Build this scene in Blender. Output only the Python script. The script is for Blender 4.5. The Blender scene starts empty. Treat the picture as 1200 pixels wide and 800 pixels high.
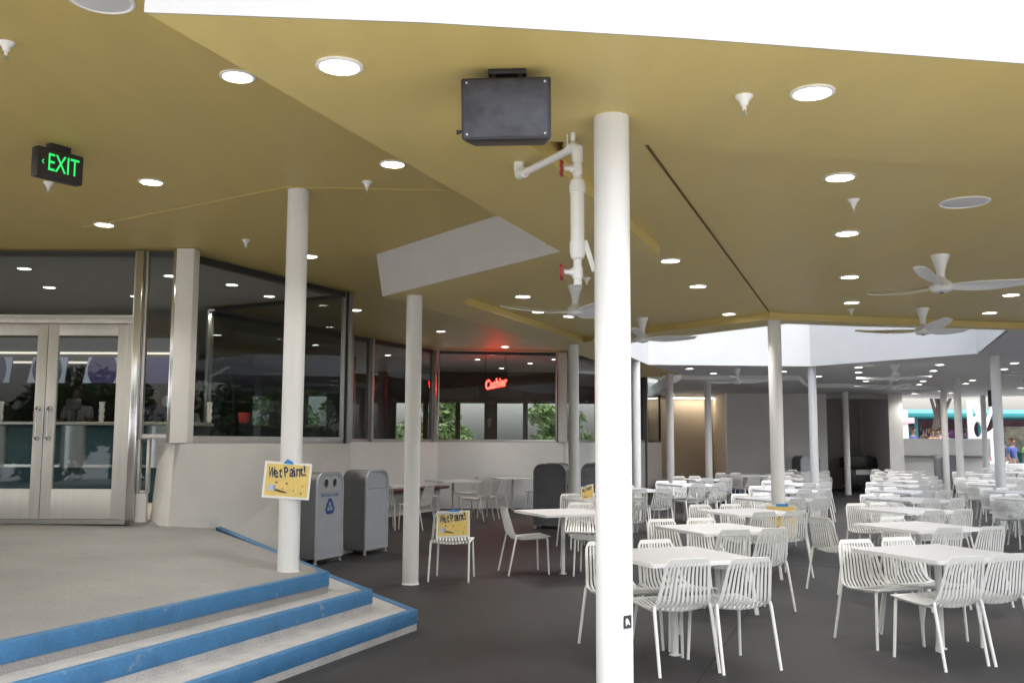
import bpy, bmesh, math, random
from mathutils import Vector, Matrix
from mathutils.geometry import tessellate_polygon
random.seed(7)
R = math.radians; PI = math.pi
S = bpy.context.scene
C = S.collection
# ------------------------------------------------------------------ camera, sky, sun, exposure
cam = bpy.data.cameras.new('camera'); co = bpy.data.objects.new('camera', cam); C.objects.link(co)
cam.sensor_width = 36; cam.lens = 36 * 1130 / 1200; cam.clip_start = .05; cam.clip_end = 600
co.matrix_world = Matrix.Translation((0, 0, 1.6)) @ Matrix.Rotation(R(90) + math.atan(116 / 1130), 4, 'X') @ Matrix.Rotation(R(.25), 4, 'Z')
S.camera = co
W = bpy.data.worlds.new('World'); S.world = W; W.use_nodes = True
nt = W.node_tree; bg = nt.nodes['Background']
sky = nt.nodes.new('ShaderNodeTexSky'); sky.sky_type = 'NISHITA'; sky.sun_disc = False
sky.sun_elevation = R(66); sky.sun_rotation = R(150); sky.dust_density = 4; sky.air_density = 1.4
hs = nt.nodes.new('ShaderNodeHueSaturation'); hs.inputs['Saturation'].default_value = .30
nt.links.new(sky.outputs[0], hs.inputs['Color']); nt.links.new(hs.outputs[0], bg.inputs[0])
bg.inputs[1].default_value = .15
sl = bpy.data.lights.new('sun', 'SUN'); so = bpy.data.objects.new('sun', sl); C.objects.link(so)
sl.energy = .6; sl.angle = R(16); sl.color = (1, .985, .965)
d = Vector((math.sin(R(150)) * math.cos(R(66)), math.cos(R(150)) * math.cos(R(66)), math.sin(R(66))))
so.rotation_euler = (-d).to_track_quat('-Z', 'Y').to_euler()
S.view_settings.view_transform = 'Standard'; S.view_settings.look = 'None'
S.view_settings.exposure = 1.9; S.view_settings.gamma = 1
S.render.engine = 'CYCLES'
cy = S.cycles; cy.use_denoising = True; cy.max_bounces = 10; cy.diffuse_bounces = 6; cy.glossy_bounces = 4
cy.transparent_max_bounces = 16; cy.sample_clamp_indirect = 6; cy.caustics_reflective = False; cy.caustics_refractive = False

# ------------------------------------------------------------------ helpers
def mat(name, col, rough=.5, metal=0, var=.0, scale=4, bump=0, bscale=None, emit=0, spec=.5, stretch=None, fine=None):
    m = bpy.data.materials.new(name); m.use_nodes = True
    n = m.node_tree.nodes; l = m.node_tree.links; p = n['Principled BSDF']
    p.inputs['Base Color'].default_value = (*col, 1); p.inputs['Roughness'].default_value = rough
    p.inputs['Metallic'].default_value = metal; p.inputs['Specular IOR Level'].default_value = spec
    if var or bump:
        tc = n.new('ShaderNodeTexCoord'); src = tc.outputs['Object']
        if stretch:
            mp = n.new('ShaderNodeMapping'); mp.inputs['Scale'].default_value = stretch
            l.new(src, mp.inputs[0]); src = mp.outputs[0]
    if var:
        t = n.new('ShaderNodeTexNoise'); t.inputs['Scale'].default_value = scale; t.inputs['Detail'].default_value = 6; t.inputs['Roughness'].default_value = .62
        l.new(src, t.inputs['Vector'])
        r = n.new('ShaderNodeValToRGB'); r.color_ramp.elements[0].position = .3; r.color_ramp.elements[1].position = .72
        a = [max(0, c * (1 - var)) for c in col]; b = [min(1, c * (1 + var)) for c in col]
        r.color_ramp.elements[0].color = (*a, 1); r.color_ramp.elements[1].color = (*b, 1)
        l.new(t.outputs[0], r.inputs[0]); l.new(r.outputs[0], p.inputs['Base Color'])
        if fine:
            t3 = n.new('ShaderNodeTexNoise'); t3.inputs['Scale'].default_value = fine[0]; t3.inputs['Detail'].default_value = 4; l.new(tc.outputs['Object'], t3.inputs['Vector'])
            r3 = n.new('ShaderNodeMapRange'); r3.inputs[1].default_value = .35; r3.inputs[2].default_value = .65; r3.inputs[3].default_value = 1 - fine[1]; r3.inputs[4].default_value = 1 + fine[1]
            l.new(t3.outputs[0], r3.inputs[0]); mx = n.new('ShaderNodeVectorMath'); mx.operation = 'SCALE'
            l.new(r.outputs[0], mx.inputs[0]); l.new(r3.outputs[0], mx.inputs['Scale']); l.new(mx.outputs[0], p.inputs['Base Color'])
        mr = n.new('ShaderNodeMapRange'); mr.inputs[3].default_value = max(0.03, rough - .08); mr.inputs[4].default_value = min(1, rough + .08)
        l.new(t.outputs[0], mr.inputs[0]); l.new(mr.outputs[0], p.inputs['Roughness'])
    if bump:
        t2 = n.new('ShaderNodeTexNoise'); t2.inputs['Scale'].default_value = bscale or 120; t2.inputs['Detail'].default_value = 3
        l.new(src, t2.inputs['Vector']); bp = n.new('ShaderNodeBump'); bp.inputs['Strength'].default_value = bump; bp.inputs['Distance'].default_value = .01
        l.new(t2.outputs[0], bp.inputs['Height']); l.new(bp.outputs[0], p.inputs['Normal'])
    if emit:
        p.inputs['Emission Color'].default_value = (*col, 1); p.inputs['Emission Strength'].default_value = emit
        m.cycles.emission_sampling = 'NONE' if emit < 10 else 'AUTO'
    return m

def glassmat(name, tint, refl):
    m = bpy.data.materials.new(name); m.use_nodes = True; n = m.node_tree.nodes; l = m.node_tree.links
    n.remove(n['Principled BSDF']); out = n['Material Output']
    t = n.new('ShaderNodeBsdfTransparent'); t.inputs[0].default_value = (*tint, 1)
    g = n.new('ShaderNodeBsdfGlossy'); g.inputs['Roughness'].default_value = .006; g.inputs[0].default_value = (.95, .97, 1, 1)
    f = n.new('ShaderNodeFresnel'); f.inputs[0].default_value = refl
    gm = n.new('ShaderNodeNewGeometry'); iv = n.new('ShaderNodeMath'); iv.operation = 'SUBTRACT'; iv.inputs[0].default_value = 1; l.new(gm.outputs['Backfacing'], iv.inputs[1])
    fm = n.new('ShaderNodeMath'); fm.operation = 'MULTIPLY'; l.new(f.outputs[0], fm.inputs[0]); l.new(iv.outputs[0], fm.inputs[1])
    x = n.new('ShaderNodeMixShader'); l.new(fm.outputs[0], x.inputs[0]); l.new(t.outputs[0], x.inputs[1]); l.new(g.outputs[0], x.inputs[2])
    l.new(x.outputs[0], out.inputs[0]); return m

class MB:
    def __init__(s): s.v = []; s.f = []
    def add(s, vs, fs):
        k = len(s.v); s.v += [tuple(v) for v in vs]; s.f += [tuple(i + k for i in f) for f in fs]; return s
    def box(s, c, d, rz=0, M=None):
        vs = []
        for x in (-.5, .5):
            for y in (-.5, .5):
                for z in (-.5, .5):
                    p = Vector((x * d[0], y * d[1], z * d[2]))
                    if rz: p = Matrix.Rotation(rz, 3, 'Z') @ p
                    if M: p = M @ p
                    vs.append(p + Vector(c))
        return s.add(vs, [(0, 1, 3, 2), (4, 6, 7, 5), (0, 4, 5, 1), (2, 3, 7, 6), (0, 2, 6, 4), (1, 5, 7, 3)])
    def wallseg(s, a, b, z0, z1, t, off=0):           # upright slab from a to b, thickness t, pushed off to the right of a->b
        a = Vector(a[:2]); b = Vector(b[:2]); u = (b - a).normalized(); n = Vector((u.y, -u.x))
        p = [a + n * (off - t / 2), b + n * (off - t / 2), b + n * (off + t / 2), a + n * (off + t / 2)]
        return s.prism([(q.x, q.y) for q in p], z0, z1)
    def prism(s, poly, z0, z1, holes=()):
        loops = [list(poly)] + [list(h) for h in holes]
        tri = tessellate_polygon([[Vector((p[0], p[1], 0)) for p in lp] for lp in loops])
        flat = [p for lp in loops for p in lp]; N = len(flat)
        zz = lambda z, p: z(p[0], p[1]) if callable(z) else z
        vs = [(p[0], p[1], zz(z0, p)) for p in flat] + [(p[0], p[1], zz(z1, p)) for p in flat]
        fs = []
        for t in tri:
            fs.append((t[0], t[1], t[2])); fs.append((t[2] + N, t[1] + N, t[0] + N))
        k = 0
        for lp in loops:
            m = len(lp)
            for i in range(m):
                j = (i + 1) % m; fs.append((k + i, k + j, k + j + N, k + i + N))
            k += m
        return s.add(vs, fs)
    def tube(s, pts, r, n=10, cap=True):
        pts = [Vector(p) for p in pts]; rs = r if isinstance(r, (list, tuple)) else [r] * len(pts)
        k = len(s.v); prev = None
        for i, p in enumerate(pts):
            t = (pts[min(i + 1, len(pts) - 1)] - pts[max(i - 1, 0)]).normalized()
            if prev is None:
                a = Vector((0, 0, 1)) if abs(t.z) < .9 else Vector((1, 0, 0)); x = t.cross(a).normalized()
            else:
                x = (prev - t * prev.dot(t)).normalized()
            prev = x; y = t.cross(x)
            for j in range(n):
                q = 2 * PI * j / n; s.v.append(tuple(p + (x * math.cos(q) + y * math.sin(q)) * rs[i]))
        for i in range(len(pts) - 1):
            for j in range(n):
                a = k + i * n + j; b = k + i * n + (j + 1) % n; s.f.append((a, b, b + n, a + n))
        if cap:
            s.f.append(tuple(k + j for j in range(n))[::-1]); s.f.append(tuple(k + (len(pts) - 1) * n + j for j in range(n)))
        return s
    def lathe(s, prof, c=(0, 0, 0), n=24, M=None):
        k = len(s.v)
        for r, z in prof:
            for j in range(n):
                q = 2 * PI * j / n; p = Vector((r * math.cos(q), r * math.sin(q), z))
                if M: p = M @ p
                s.v.append(tuple(p + Vector(c)))
        for i in range(len(prof) - 1):
            for j in range(n):
                a = k + i * n + j; b = k + i * n + (j + 1) % n; s.f.append((a, b, b + n, a + n))
        s.f.append(tuple(k + j for j in range(n))[::-1]); s.f.append(tuple(k + (len(prof) - 1) * n + j for j in range(n)))
        return s
    def xf(s, M): s.v = [tuple(M @ Vector(v)) for v in s.v]; return s
    def mesh(s, name, m, smooth=True, bevel=0, seg=2, angle=35):
        me = bpy.data.meshes.new(name); me.from_pydata(s.v, [], s.f)
        bm = bmesh.new(); bm.from_mesh(me)
        bmesh.ops.remove_doubles(bm, verts=bm.verts, dist=1e-5)
        bmesh.ops.recalc_face_normals(bm, faces=bm.faces)
        if bevel:
            es = [e for e in bm.edges if len(e.link_faces) == 2 and e.calc_face_angle(0) > R(40)]
            bmesh.ops.bevel(bm, geom=es, offset=bevel, segments=seg, affect='EDGES', profile=.5, clamp_overlap=True)
        bm.to_mesh(me); bm.free()
        if smooth:
            for p in me.polygons: p.use_smooth = True
            me.set_sharp_from_angle(angle=R(angle))
        me.materials.append(m); return me
    def build(s, name, m, parent=None, world=False, **k):
        o = bpy.data.objects.new(name, s.mesh(name, m, **k)); C.objects.link(o)
        if parent:
            o.parent = parent
            if world: o.matrix_parent_inverse = parent_world(parent).inverted()
        return o
def parent_world(o):
    M = Matrix.LocRotScale(o.location, o.rotation_euler, o.scale)
    return parent_world(o.parent) @ o.matrix_parent_inverse @ M if o.parent else M
def tag(o, label=None, cat=None, group=None, kind=None):
    if label: o['label'] = label
    if cat: o['category'] = cat
    if group: o['group'] = group
    if kind: o['kind'] = kind
    return o
def thing(name, label, cat, loc=(0, 0, 0), rz=0, group=None):
    o = bpy.data.objects.new(name, None); C.objects.link(o); o.location = loc; o.rotation_euler = (0, 0, rz); o.empty_display_size = .1
    return tag(o, label, cat, group)
def copy_tree(o, parent=None):
    c = o.copy(); C.objects.link(c)
    if parent: c.parent = parent
    for ch in list(o.children): copy_tree(ch, c)
    return c
def text(name, body, size, m, parent, M, ext=.001, shear=0, bold=0, sx=1):
    cu = bpy.data.curves.new(name, 'FONT'); cu.body = body; cu.size = size; cu.extrude = ext; cu.shear = shear; cu.offset = bold
    cu.align_x = 'CENTER'; cu.align_y = 'CENTER'
    t = bpy.data.objects.new('tmp', cu); C.objects.link(t)
    me = bpy.data.meshes.new_from_object(t.evaluated_get(bpy.context.evaluated_depsgraph_get()))
    bpy.data.objects.remove(t); bpy.data.curves.remove(cu)
    me.transform(M @ Matrix.Diagonal((sx, 1, 1, 1))); me.materials.clear(); me.materials.append(m)
    o = bpy.data.objects.new(name, me); C.objects.link(o); o.parent = parent; return o
def disc(cx, cz, rx, rz, n=24): return [(cx + rx * math.cos(2 * PI * i / n), cz + rz * math.sin(2 * PI * i / n)) for i in range(n)]
UP = Matrix.Rotation(R(90), 4, 'X')   # turns an XY drawing into an upright XZ one facing -Y

# ------------------------------------------------------------------ materials
M_floor = mat('dark_asphalt', (.025, .0238, .0252), .55, var=.5, scale=.55, bump=.3, bscale=140, fine=(70, .3), spec=.3)
M_plaza = mat('plaza_concrete', (.56, .55, .53), .8, var=.15, scale=.6)
M_land = mat('exposed_concrete', (.255, .248, .243), .8, var=.13, scale=1.3, bump=.4, bscale=200, fine=(90, .15))
M_step = mat('step_concrete', (.36, .355, .35), .8, var=.15, scale=5, bump=.3, bscale=200, fine=(90, .15))
M_blue = mat('blue_paint', (.038, .145, .30), .55, var=.17, scale=6, bump=.25, bscale=150, fine=(60, .10))
n_ = M_blue.node_tree.nodes; l_ = M_blue.node_tree.links; pb = n_['Principled BSDF']; src_ = pb.inputs['Base Color'].links[0].from_socket
w1 = n_.new('ShaderNodeTexNoise'); w1.inputs['Scale'].default_value = 7; w1.inputs['Detail'].default_value = 8; w1.inputs['Roughness'].default_value = .7
w0 = n_.new('ShaderNodeTexCoord'); l_.new(w0.outputs['Object'], w1.inputs['Vector'])
w2 = n_.new('ShaderNodeMapRange'); w2.inputs[1].default_value = .60; w2.inputs[2].default_value = .68; l_.new(w1.outputs[0], w2.inputs[0])
w3 = n_.new('ShaderNodeMix'); w3.data_type = 'RGBA'; l_.new(w2.outputs[0], w3.inputs[0]); l_.new(src_, w3.inputs[6]); w3.inputs[7].default_value = (.20, .25, .30, 1); l_.new(w3.outputs[2], pb.inputs['Base Color'])
M_white = mat('white_render', (.78, .78, .78), .6, var=.03, scale=2)
M_wall = mat('cream_plaster', (.73, .715, .69), .7, var=.05, scale=1.6, bump=.12, bscale=90)
M_wallc = mat('pale_wall', (.80, .795, .785), .7, var=.04, scale=1.2)
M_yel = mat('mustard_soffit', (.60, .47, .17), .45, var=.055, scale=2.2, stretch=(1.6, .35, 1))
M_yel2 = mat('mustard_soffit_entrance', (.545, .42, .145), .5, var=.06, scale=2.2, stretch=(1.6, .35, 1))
M_grey = mat('grey_soffit', (.56, .56, .57), .55, var=.05, scale=1)
M_col = mat('column_white_paint', (.70, .70, .70), .38, var=.02, scale=3)
M_chair = mat('chair_white_powder', (.75, .75, .73), .4)
M_ttop = mat('table_top_laminate', (.56, .56, .585), .35, var=.03, scale=6)
M_tedge = mat('table_edge', (.82, .82, .83), .4)
M_alu = mat('brushed_aluminium', (.50, .49, .48), .36, .75, var=.08, scale=3, stretch=(6, 6, .3))
M_door = mat('door_aluminium', (.60, .58, .56), .42, .35, var=.06, scale=3, stretch=(6, 6, .4))
M_steel = mat('polished_steel', (.62, .62, .63), .16, 1)
M_dark = mat('dark_frame', (.03, .03, .032), .4)
M_black = mat('black_plastic', (.018, .018, .02), .45, var=.2, scale=10)
M_grille = mat('speaker_mesh', (.055, .055, .068), .33, .5, var=.4, scale=9, bump=.3, bscale=500)
M_glass = glassmat('window_glass', (.74, .77, .77), 1.5)
M_bin = mat('bin_grey_paint', (.15, .155, .17), .42, .2, var=.1, scale=5)
M_binf = mat('bin_silver_front', (.42, .445, .50), .4, .25, var=.06, scale=4)
M_bindk = mat('bin_charcoal', (.14, .143, .155), .45, .1, var=.12, scale=4)
M_lens = mat('downlight_glow', (1, .95, .84), .5, emit=7)
M_trim = mat('downlight_trim', (.8, .8, .78), .35)
M_pipe = mat('pipe_white', (.74, .74, .73), .4)
M_red = mat('valve_red', (.30, .022, .02), .45)
M_fan = mat('fan_white', (.78, .79, .81), .35)
M_green = mat('exit_green', (.03, .85, .18), .5, emit=.22)
M_paper = mat('sign_paper', (.78, .78, .76), .6)
M_ysign = mat('sign_yellow', (.74, .55, .17), .6, var=.1, scale=12)
M_ink = mat('sign_ink', (.02, .02, .035), .6)
M_inkgrey = mat('sign_ink_shade', (.34, .34, .38), .6)
M_brown = mat('paint_puddle', (.09, .045, .02), .4)
M_tin = mat('paint_tin', (.45, .55, .75), .4)
M_tape = mat('blue_tape', (.03, .25, .60), .6)
M_logo = mat('logo_blue', (.02, .07, .30), .5)
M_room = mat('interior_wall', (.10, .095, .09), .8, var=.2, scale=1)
M_floorin = mat('interior_floor_tile', (.42, .40, .38), .5)
M_roomc = mat('interior_ceiling', (.36, .36, .37), .7)
M_teal = mat('teal_counter', (.012, .06, .085), .4, var=.2, scale=3)
M_purple = mat('menu_purple', (.04, .03, .13), .5, emit=.05)
M_swoosh = mat('menu_swoosh', (.40, .46, .6), .5, emit=.06)
M_leaf = mat('leaf', (.06, .11, .03), .6, var=.5, scale=1.5)
M_leaf2 = mat('leaf_light', (.10, .15, .045), .6, var=.5, scale=1.5)
M_bark = mat('bark', (.055, .042, .034), .9, var=.3, scale=6)
M_tealroof = mat('teal_canopy', (.012, .17, .19), .5, var=.1, scale=1)
M_shop = mat('shop_front', (.14, .06, .09), .7, var=.6, scale=1.2)
M_brownwall = mat('tan_recess_wall', (.50, .41, .31), .7, var=.06, scale=1)
M_alcove = mat('alcove_grey', (.42, .41, .40), .8, var=.06, scale=1)
M_neon = mat('neon_red', (1, .014, .010), .5, emit=15)
M_bench = mat('bench_brown', (.10, .035, .025), .5, var=.2, scale=5)
M_skin = mat('skin', (.22, .14, .11), .55); M_skin2 = mat('skin_dark', (.09, .055, .04), .55)

# ------------------------------------------------------------------ ground
g = MB().prism([(-200, -200), (200, -200), (200, 250), (-200, 250)], -.4, -.004).build('ground', M_plaza); tag(g, kind='structure')
g = MB().prism([(12.5, 36.25), (18.2, 36.25), (19.5, 45), (12.5, 45)], -.3, .42).build('raised_path', M_plaza); tag(g, kind='structure')
g = MB().prism([(-12, 2.2), (30, 3.5), (30, 36.2), (-12, 36.2)], -.05, 0).build('terrace_floor', M_floor); tag(g, kind='structure')

ax = Vector((.345, .939)); ay = Vector((.939, -.345)); jm = MB()
for k in (0, 2):
    p = Vector((1.99, 8.65)) + ay * (3.1 * k); jm.wallseg(p - ax * (7 if k >= 0 else 2.5), p + ax * 16, .001, .004, .006)
for k in (1, 3):
    p = Vector((1.99, 9.6)) + ax * (3.6 * k); jm.wallseg(p - ay * 2.6, p + ay * 9, .001, .0036, .005)
g = jm.build('floor_joints', mat('joint_filler', (.012, .012, .012), .9), smooth=False); tag(g, kind='structure')
# ------------------------------------------------------------------ entrance steps and landing
def band(path, i, o, z0, z1):           # mitred strip along a path; +offset = right of travel
    P = [Vector(p) for p in path]; L = []; Q = []
    for k, p in enumerate(P):
        ns = []
        if k > 0: u = (p - P[k - 1]).normalized(); ns.append(Vector((u.y, -u.x)))
        if k < len(P) - 1: u = (P[k + 1] - p).normalized(); ns.append(Vector((u.y, -u.x)))
        n = sum(ns, Vector((0, 0))).normalized(); n = n / max(.3, n.dot(ns[0]))
        L.append(p + n * o); Q.append(p + n * i)
    mb = MB()
    for k in range(len(P) - 1):
        mb.prism([tuple(L[k]), tuple(L[k + 1]), tuple(Q[k + 1]), tuple(Q[k])], z0, z1)
    return mb
u1 = Vector((.39, .921)); u2 = Vector((-.49, .872))
A1, A2, A3 = Vector((-1.526, 8.22)), Vector((-1.18, 8.364)), Vector((-.797, 8.385))
t = thing('entrance_steps', 'three concrete steps with blue painted nosings up to the restaurant doors', 'steps')
def riser_z(x, y):                       # the landing falls gently from the doors to the top step
    dd = (x + 1.526) * -.921 + (y - 8.22) * .39
    return .5 + .047 * max(0, dd) * (1 if x < -3.7 else .75)
B1 = Vector((-3.62, 11.62))
land = [tuple(A1 - u1 * 9.5), tuple(A1), tuple(B1), (-3.80, 10.93), (-4.08, 10.99), (-9.5, 10.99), (-9.5, -.5)]
LZ = [.5, .5, .565, .635, .68, .70, .70]
zmap = {(round(p[0], 3), round(p[1], 3)): z for p, z in zip(land, LZ)}
MB().prism(land, 0, lambda x, y: zmap[(round(x, 3), round(y, 3))]).build('landing', M_land, t, smooth=False)
for k, (A, z) in enumerate(((A2, .333), (A3, .167))):
    MB().prism([tuple(A - u1 * 9.5), tuple(A), tuple(A + u2 * 3.9), tuple(A + u2 * 3.9 + Vector((-.6, -.3))), tuple(A - u1 * 9.5 + Vector((-2.2, .9)))], 0, z).build('step', M_step, t, smooth=False)
for A, z in ((A1, .5), (A2, .333), (A3, .167)):
    L = 4.1 if z == .5 else 3.85
    mb = band([A - u1 * 9.5, A, A + u2 * L], -.075, .006, z - .112, z + .005)
    if z == .5:
        mb.v = [(x, y, zz + (.065 * (y - 8.22) / 3.4 if y > 8.35 else 0)) for x, y, zz in mb.v]
    mb.build('nosing', M_blue, t, bevel=.008)

# ------------------------------------------------------------------ restaurant building
bld = thing('restaurant_building', 'restaurant with glass walls above cream low walls and mustard soffit', 'building', (-4, 12, 0))
def bp_(name, mb, m, parent=bld, **k): return mb.build(name, m, parent, world=True, **k)
ceil = [(-12, 1.2), (-2.45, 1.2), (.55, 8.45), (-1.28, 11.1), (1.35, 17.6), (2.1, 20), (3.0, 24.4), (5.4, 33.5), (-12, 33.5)]
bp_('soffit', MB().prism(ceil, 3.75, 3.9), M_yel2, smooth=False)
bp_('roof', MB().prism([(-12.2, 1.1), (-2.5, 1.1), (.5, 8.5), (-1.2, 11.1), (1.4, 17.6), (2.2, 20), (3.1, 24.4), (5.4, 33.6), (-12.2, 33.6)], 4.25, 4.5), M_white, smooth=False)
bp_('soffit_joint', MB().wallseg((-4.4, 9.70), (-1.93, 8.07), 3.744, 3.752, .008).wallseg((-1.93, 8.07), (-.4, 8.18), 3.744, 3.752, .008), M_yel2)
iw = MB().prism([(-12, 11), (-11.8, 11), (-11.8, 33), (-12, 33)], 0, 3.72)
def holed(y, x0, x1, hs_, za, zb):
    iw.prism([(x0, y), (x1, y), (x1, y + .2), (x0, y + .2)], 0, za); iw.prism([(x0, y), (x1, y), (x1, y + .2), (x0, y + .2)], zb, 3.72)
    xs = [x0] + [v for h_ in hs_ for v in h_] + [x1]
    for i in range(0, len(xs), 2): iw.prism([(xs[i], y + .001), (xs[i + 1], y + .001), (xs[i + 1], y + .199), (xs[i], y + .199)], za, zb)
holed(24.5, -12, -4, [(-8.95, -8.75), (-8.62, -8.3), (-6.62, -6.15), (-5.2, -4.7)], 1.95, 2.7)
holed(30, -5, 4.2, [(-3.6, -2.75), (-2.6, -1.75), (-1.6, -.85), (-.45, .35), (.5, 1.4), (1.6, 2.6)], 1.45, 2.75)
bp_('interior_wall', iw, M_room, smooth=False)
# interior floor (raised to door level) and ceiling strips
inner = [(-11.8, 11.05), (-4.1, 11.05), (-3.95, 11.2), (-2.75, 14.05), (-5.0, 15.4), (-3.75, 18.9), (-2.05, 23.3), (1.1, 23.85), (4.5, 32), (-4, 32.5), (-11.8, 32.5)]
bp_('interior_floor', MB().prism(inner, .60, .69), M_floorin, smooth=False)
bp_('interior_ceiling', MB().prism(inner, 3.715, 3.74), M_roomc, smooth=False)
# low walls
W0, W1 = Vector((-3.77, 10.85)), Vector((-2.33, 14.0)); ub = (W1 - W0).normalized(); nb = Vector((ub.y, -ub.x))
def batter(poly_top, poly_bot, z0, z1):
    n = len(poly_top); vs = [(p[0], p[1], z0) for p in poly_bot] + [(p[0], p[1], z1) for p in poly_top]
    return MB().add(vs, [tuple(range(n))[::-1], tuple(range(n, 2 * n))] + [(i, (i + 1) % n, (i + 1) % n + n, i + n) for i in range(n)])
e = Vector((-.17, .03))
bp_('wall', batter([W0, W1, W1 - nb * .3, W0 - nb * .3 + ub * .08], [W0 + e * .4, W1 + nb * .05 + ub * .06, W1 - nb * .35, W0 - nb * .42 + ub * .02], 0, 1.545), M_wall, bevel=.004, smooth=False)
CP = [(-5.0, 15.9), (-1.78, 23.0), (1.25, 23.45), (2.2, 25.05), (4.95, 32.3)]
for i in range(4):
    bp_('wall', MB().wallseg(CP[i], CP[i + 1], 0, 1.56, .2, -.05), M_wallc, smooth=False)
bp_('wall', MB().wallseg(W1 - nb * .15, (-5.0, 15.8), 0, 1.548, .12), M_wall, smooth=False)
# pillar beside the doors and posts
bp_('pillar', MB().box((-3.69, 10.83, 2.65), (.20, .2, 2.19)), M_wall, bevel=.01)
def frame_bay(a, b, z0, z1, jw=.05, head=.06, sill=.07, name='window', m=None, d=.07, mull=True):
    a = Vector(a); b = Vector(b); u = (b - a).normalized(); f = MB()
    f.wallseg(a, a + u * jw, z0, z1, d); f.wallseg(b - u * jw, b, z0, z1, d)
    f.wallseg(a + u * jw, b - u * jw, z0, z0 + sill, d - .006); 
    w = bp_(name, f, m or M_alu, bevel=.004)
    bp_('head_rail', MB().wallseg(a + u * jw, b - u * jw, z1 - head, z1 - .002, d - .006), M_dark, w)
    bp_('pane', MB().wallseg(a + u * jw, b - u * jw, z0 + sill, z1 - head, .008), M_glass, w, smooth=False)
    return w
# door wall: transom, doors, side light
Y = 10.9; TOP = 3.735
frame_bay((-8.2, Y), (-4.28, Y), 2.97, TOP, jw=.03, sill=.03, name='transom_window')
bp_('mullion', MB().wallseg((-4.28, Y - .02), (-4.19, Y - .02), .70, TOP, .13), M_steel, bevel=.01)
bp_('door_header', MB().wallseg((-8.2, Y), (-4.282, Y), 2.90, 2.968, .1), M_door, bevel=.006)
bp_('door_jamb', MB().wallseg((-4.345, Y), (-4.283, Y), .70, 2.898, .1), M_door, bevel=.006)
frame_bay((-4.188, Y), (-3.81, Y), 1.60, TOP, jw=.035, sill=.055, name='side_window')
w = frame_bay((-4.188, Y), (-4.055, Y), 1.0, 1.597, jw=.03, sill=.03, head=.02, name='side_window')
bp_('kick_panel', MB().wallseg((-4.188, Y), (-4.07, Y), .68, .998, .06), M_door)
bp_('mullion', MB().wallseg((-3.855, Y - .045), (-3.80, Y - .045), 1.56, TOP, .09), M_steel, bevel=.01)
def door(x0, x1, hx):
    f = MB(); st = .115; z0, z1 = .712, 2.893
    f.wallseg((x0, Y), (x0 + st, Y), z0, z1, .05); f.wallseg((x1 - st, Y), (x1, Y), z0, z1, .05)
    f.wallseg((x0 + st, Y), (x1 - st, Y), z0, z0 + .33, .047); f.wallseg((x0 + st, Y), (x1 - st, Y), z1 - .13, z1, .047)
    dd = bp_('door', f, M_door, bevel=.004)
    bp_('pane', MB().wallseg((x0 + st, Y), (x1 - st, Y), z0 + .33, z1 - .13, .008), M_glass, dd, smooth=False)
    y = Y - .085; za, zb = 1.60, 1.94; o = .10 * (1 if hx > x0 + .4 else -1)
    h = MB().tube([(hx, Y - .02, za), (hx, y + .02, za), (hx, y, za + .02), (hx, y, (za + zb) / 2), (hx, y, zb - .02), (hx, y + .02, zb), (hx, Y - .02, zb)], .014, 10)
    h.lathe([(.028, -.004), (.028, .004)], (hx, Y - .03, za), 14, Matrix.Rotation(R(90), 3, 'X')).lathe([(.028, -.004), (.028, .004)], (hx, Y - .03, zb), 14, Matrix.Rotation(R(90), 3, 'X'))
    bp_('handle', h, M_steel, dd)
    return dd
door(-5.255, -4.352, -5.195); door(-6.165, -5.262, -5.325); door(-7.075, -6.172, -7.0)
bp_('threshold', MB().wallseg((-8.2, Y), (-4.28, Y), .66, .71, .16), M_steel)
# angled window beside the entrance
wa = W0 + ub * .14 - nb * .06; wb = W1 - nb * .06 - ub * .05
bp_('mullion', MB().wallseg(wa - ub * .05, wa + ub * .02, 1.547, TOP, .1), M_steel, bevel=.01)
frame_bay(wa + ub * .022, wb - ub * .08, 1.547, TOP, jw=.02, sill=.09, head=.075)
bp_('mullion', MB().wallseg(wb - ub * .078, wb - ub * .04, 1.547, TOP, .1), M_dark)
bp_('mullion', MB().wallseg(wb - ub * .038, wb + ub * .04, 1.547, TOP, .14), M_alu, bevel=.008)
frame_bay(W1 - nb * .12, Vector((-5.0, 15.75)), 1.55, TOP, jw=.05)
# far window walls
def vsplit(a, b, fr):
    a = Vector(a); b = Vector(b); return [a + (b - a) * f for f in fr]
pts = vsplit(CP[0], CP[1], (0, .53, .63, .98))
for i in range(3):
    bp_('mullion', MB().wallseg(pts[i + 1] - (pts[1] - pts[0]).normalized() * .09, pts[i + 1], 1.56, TOP, .16), M_alu, bevel=.01)
    frame_bay(pts[i] + (pts[1] - pts[0]).normalized() * .005, pts[i + 1] - (pts[1] - pts[0]).normalized() * .095, 1.562, TOP, jw=.03, head=.1, sill=.06)
a, b = Vector(CP[1]), Vector(CP[2]); u = (b - a).normalized()
frame_bay(a + u * .02, b - u * .16, 1.562, TOP, jw=.03, head=.08, sill=.06)
bp_('pillar', MB().box((*(b - u * .02), 2.65), (.2, .2, 2.17)), M_wallc, bevel=.02)
pts = vsplit(CP[2], CP[3], (0.06, 1)); frame_bay(pts[0], pts[1], 1.562, TOP, jw=.05, head=.1)
pts = vsplit(CP[3], CP[4], (0, .25, .5, .75, 1))
for i in range(4): frame_bay(pts[i], pts[i + 1], 1.562, TOP, jw=.07, head=.1, m=M_dark if i % 2 else M_alu)

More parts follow.
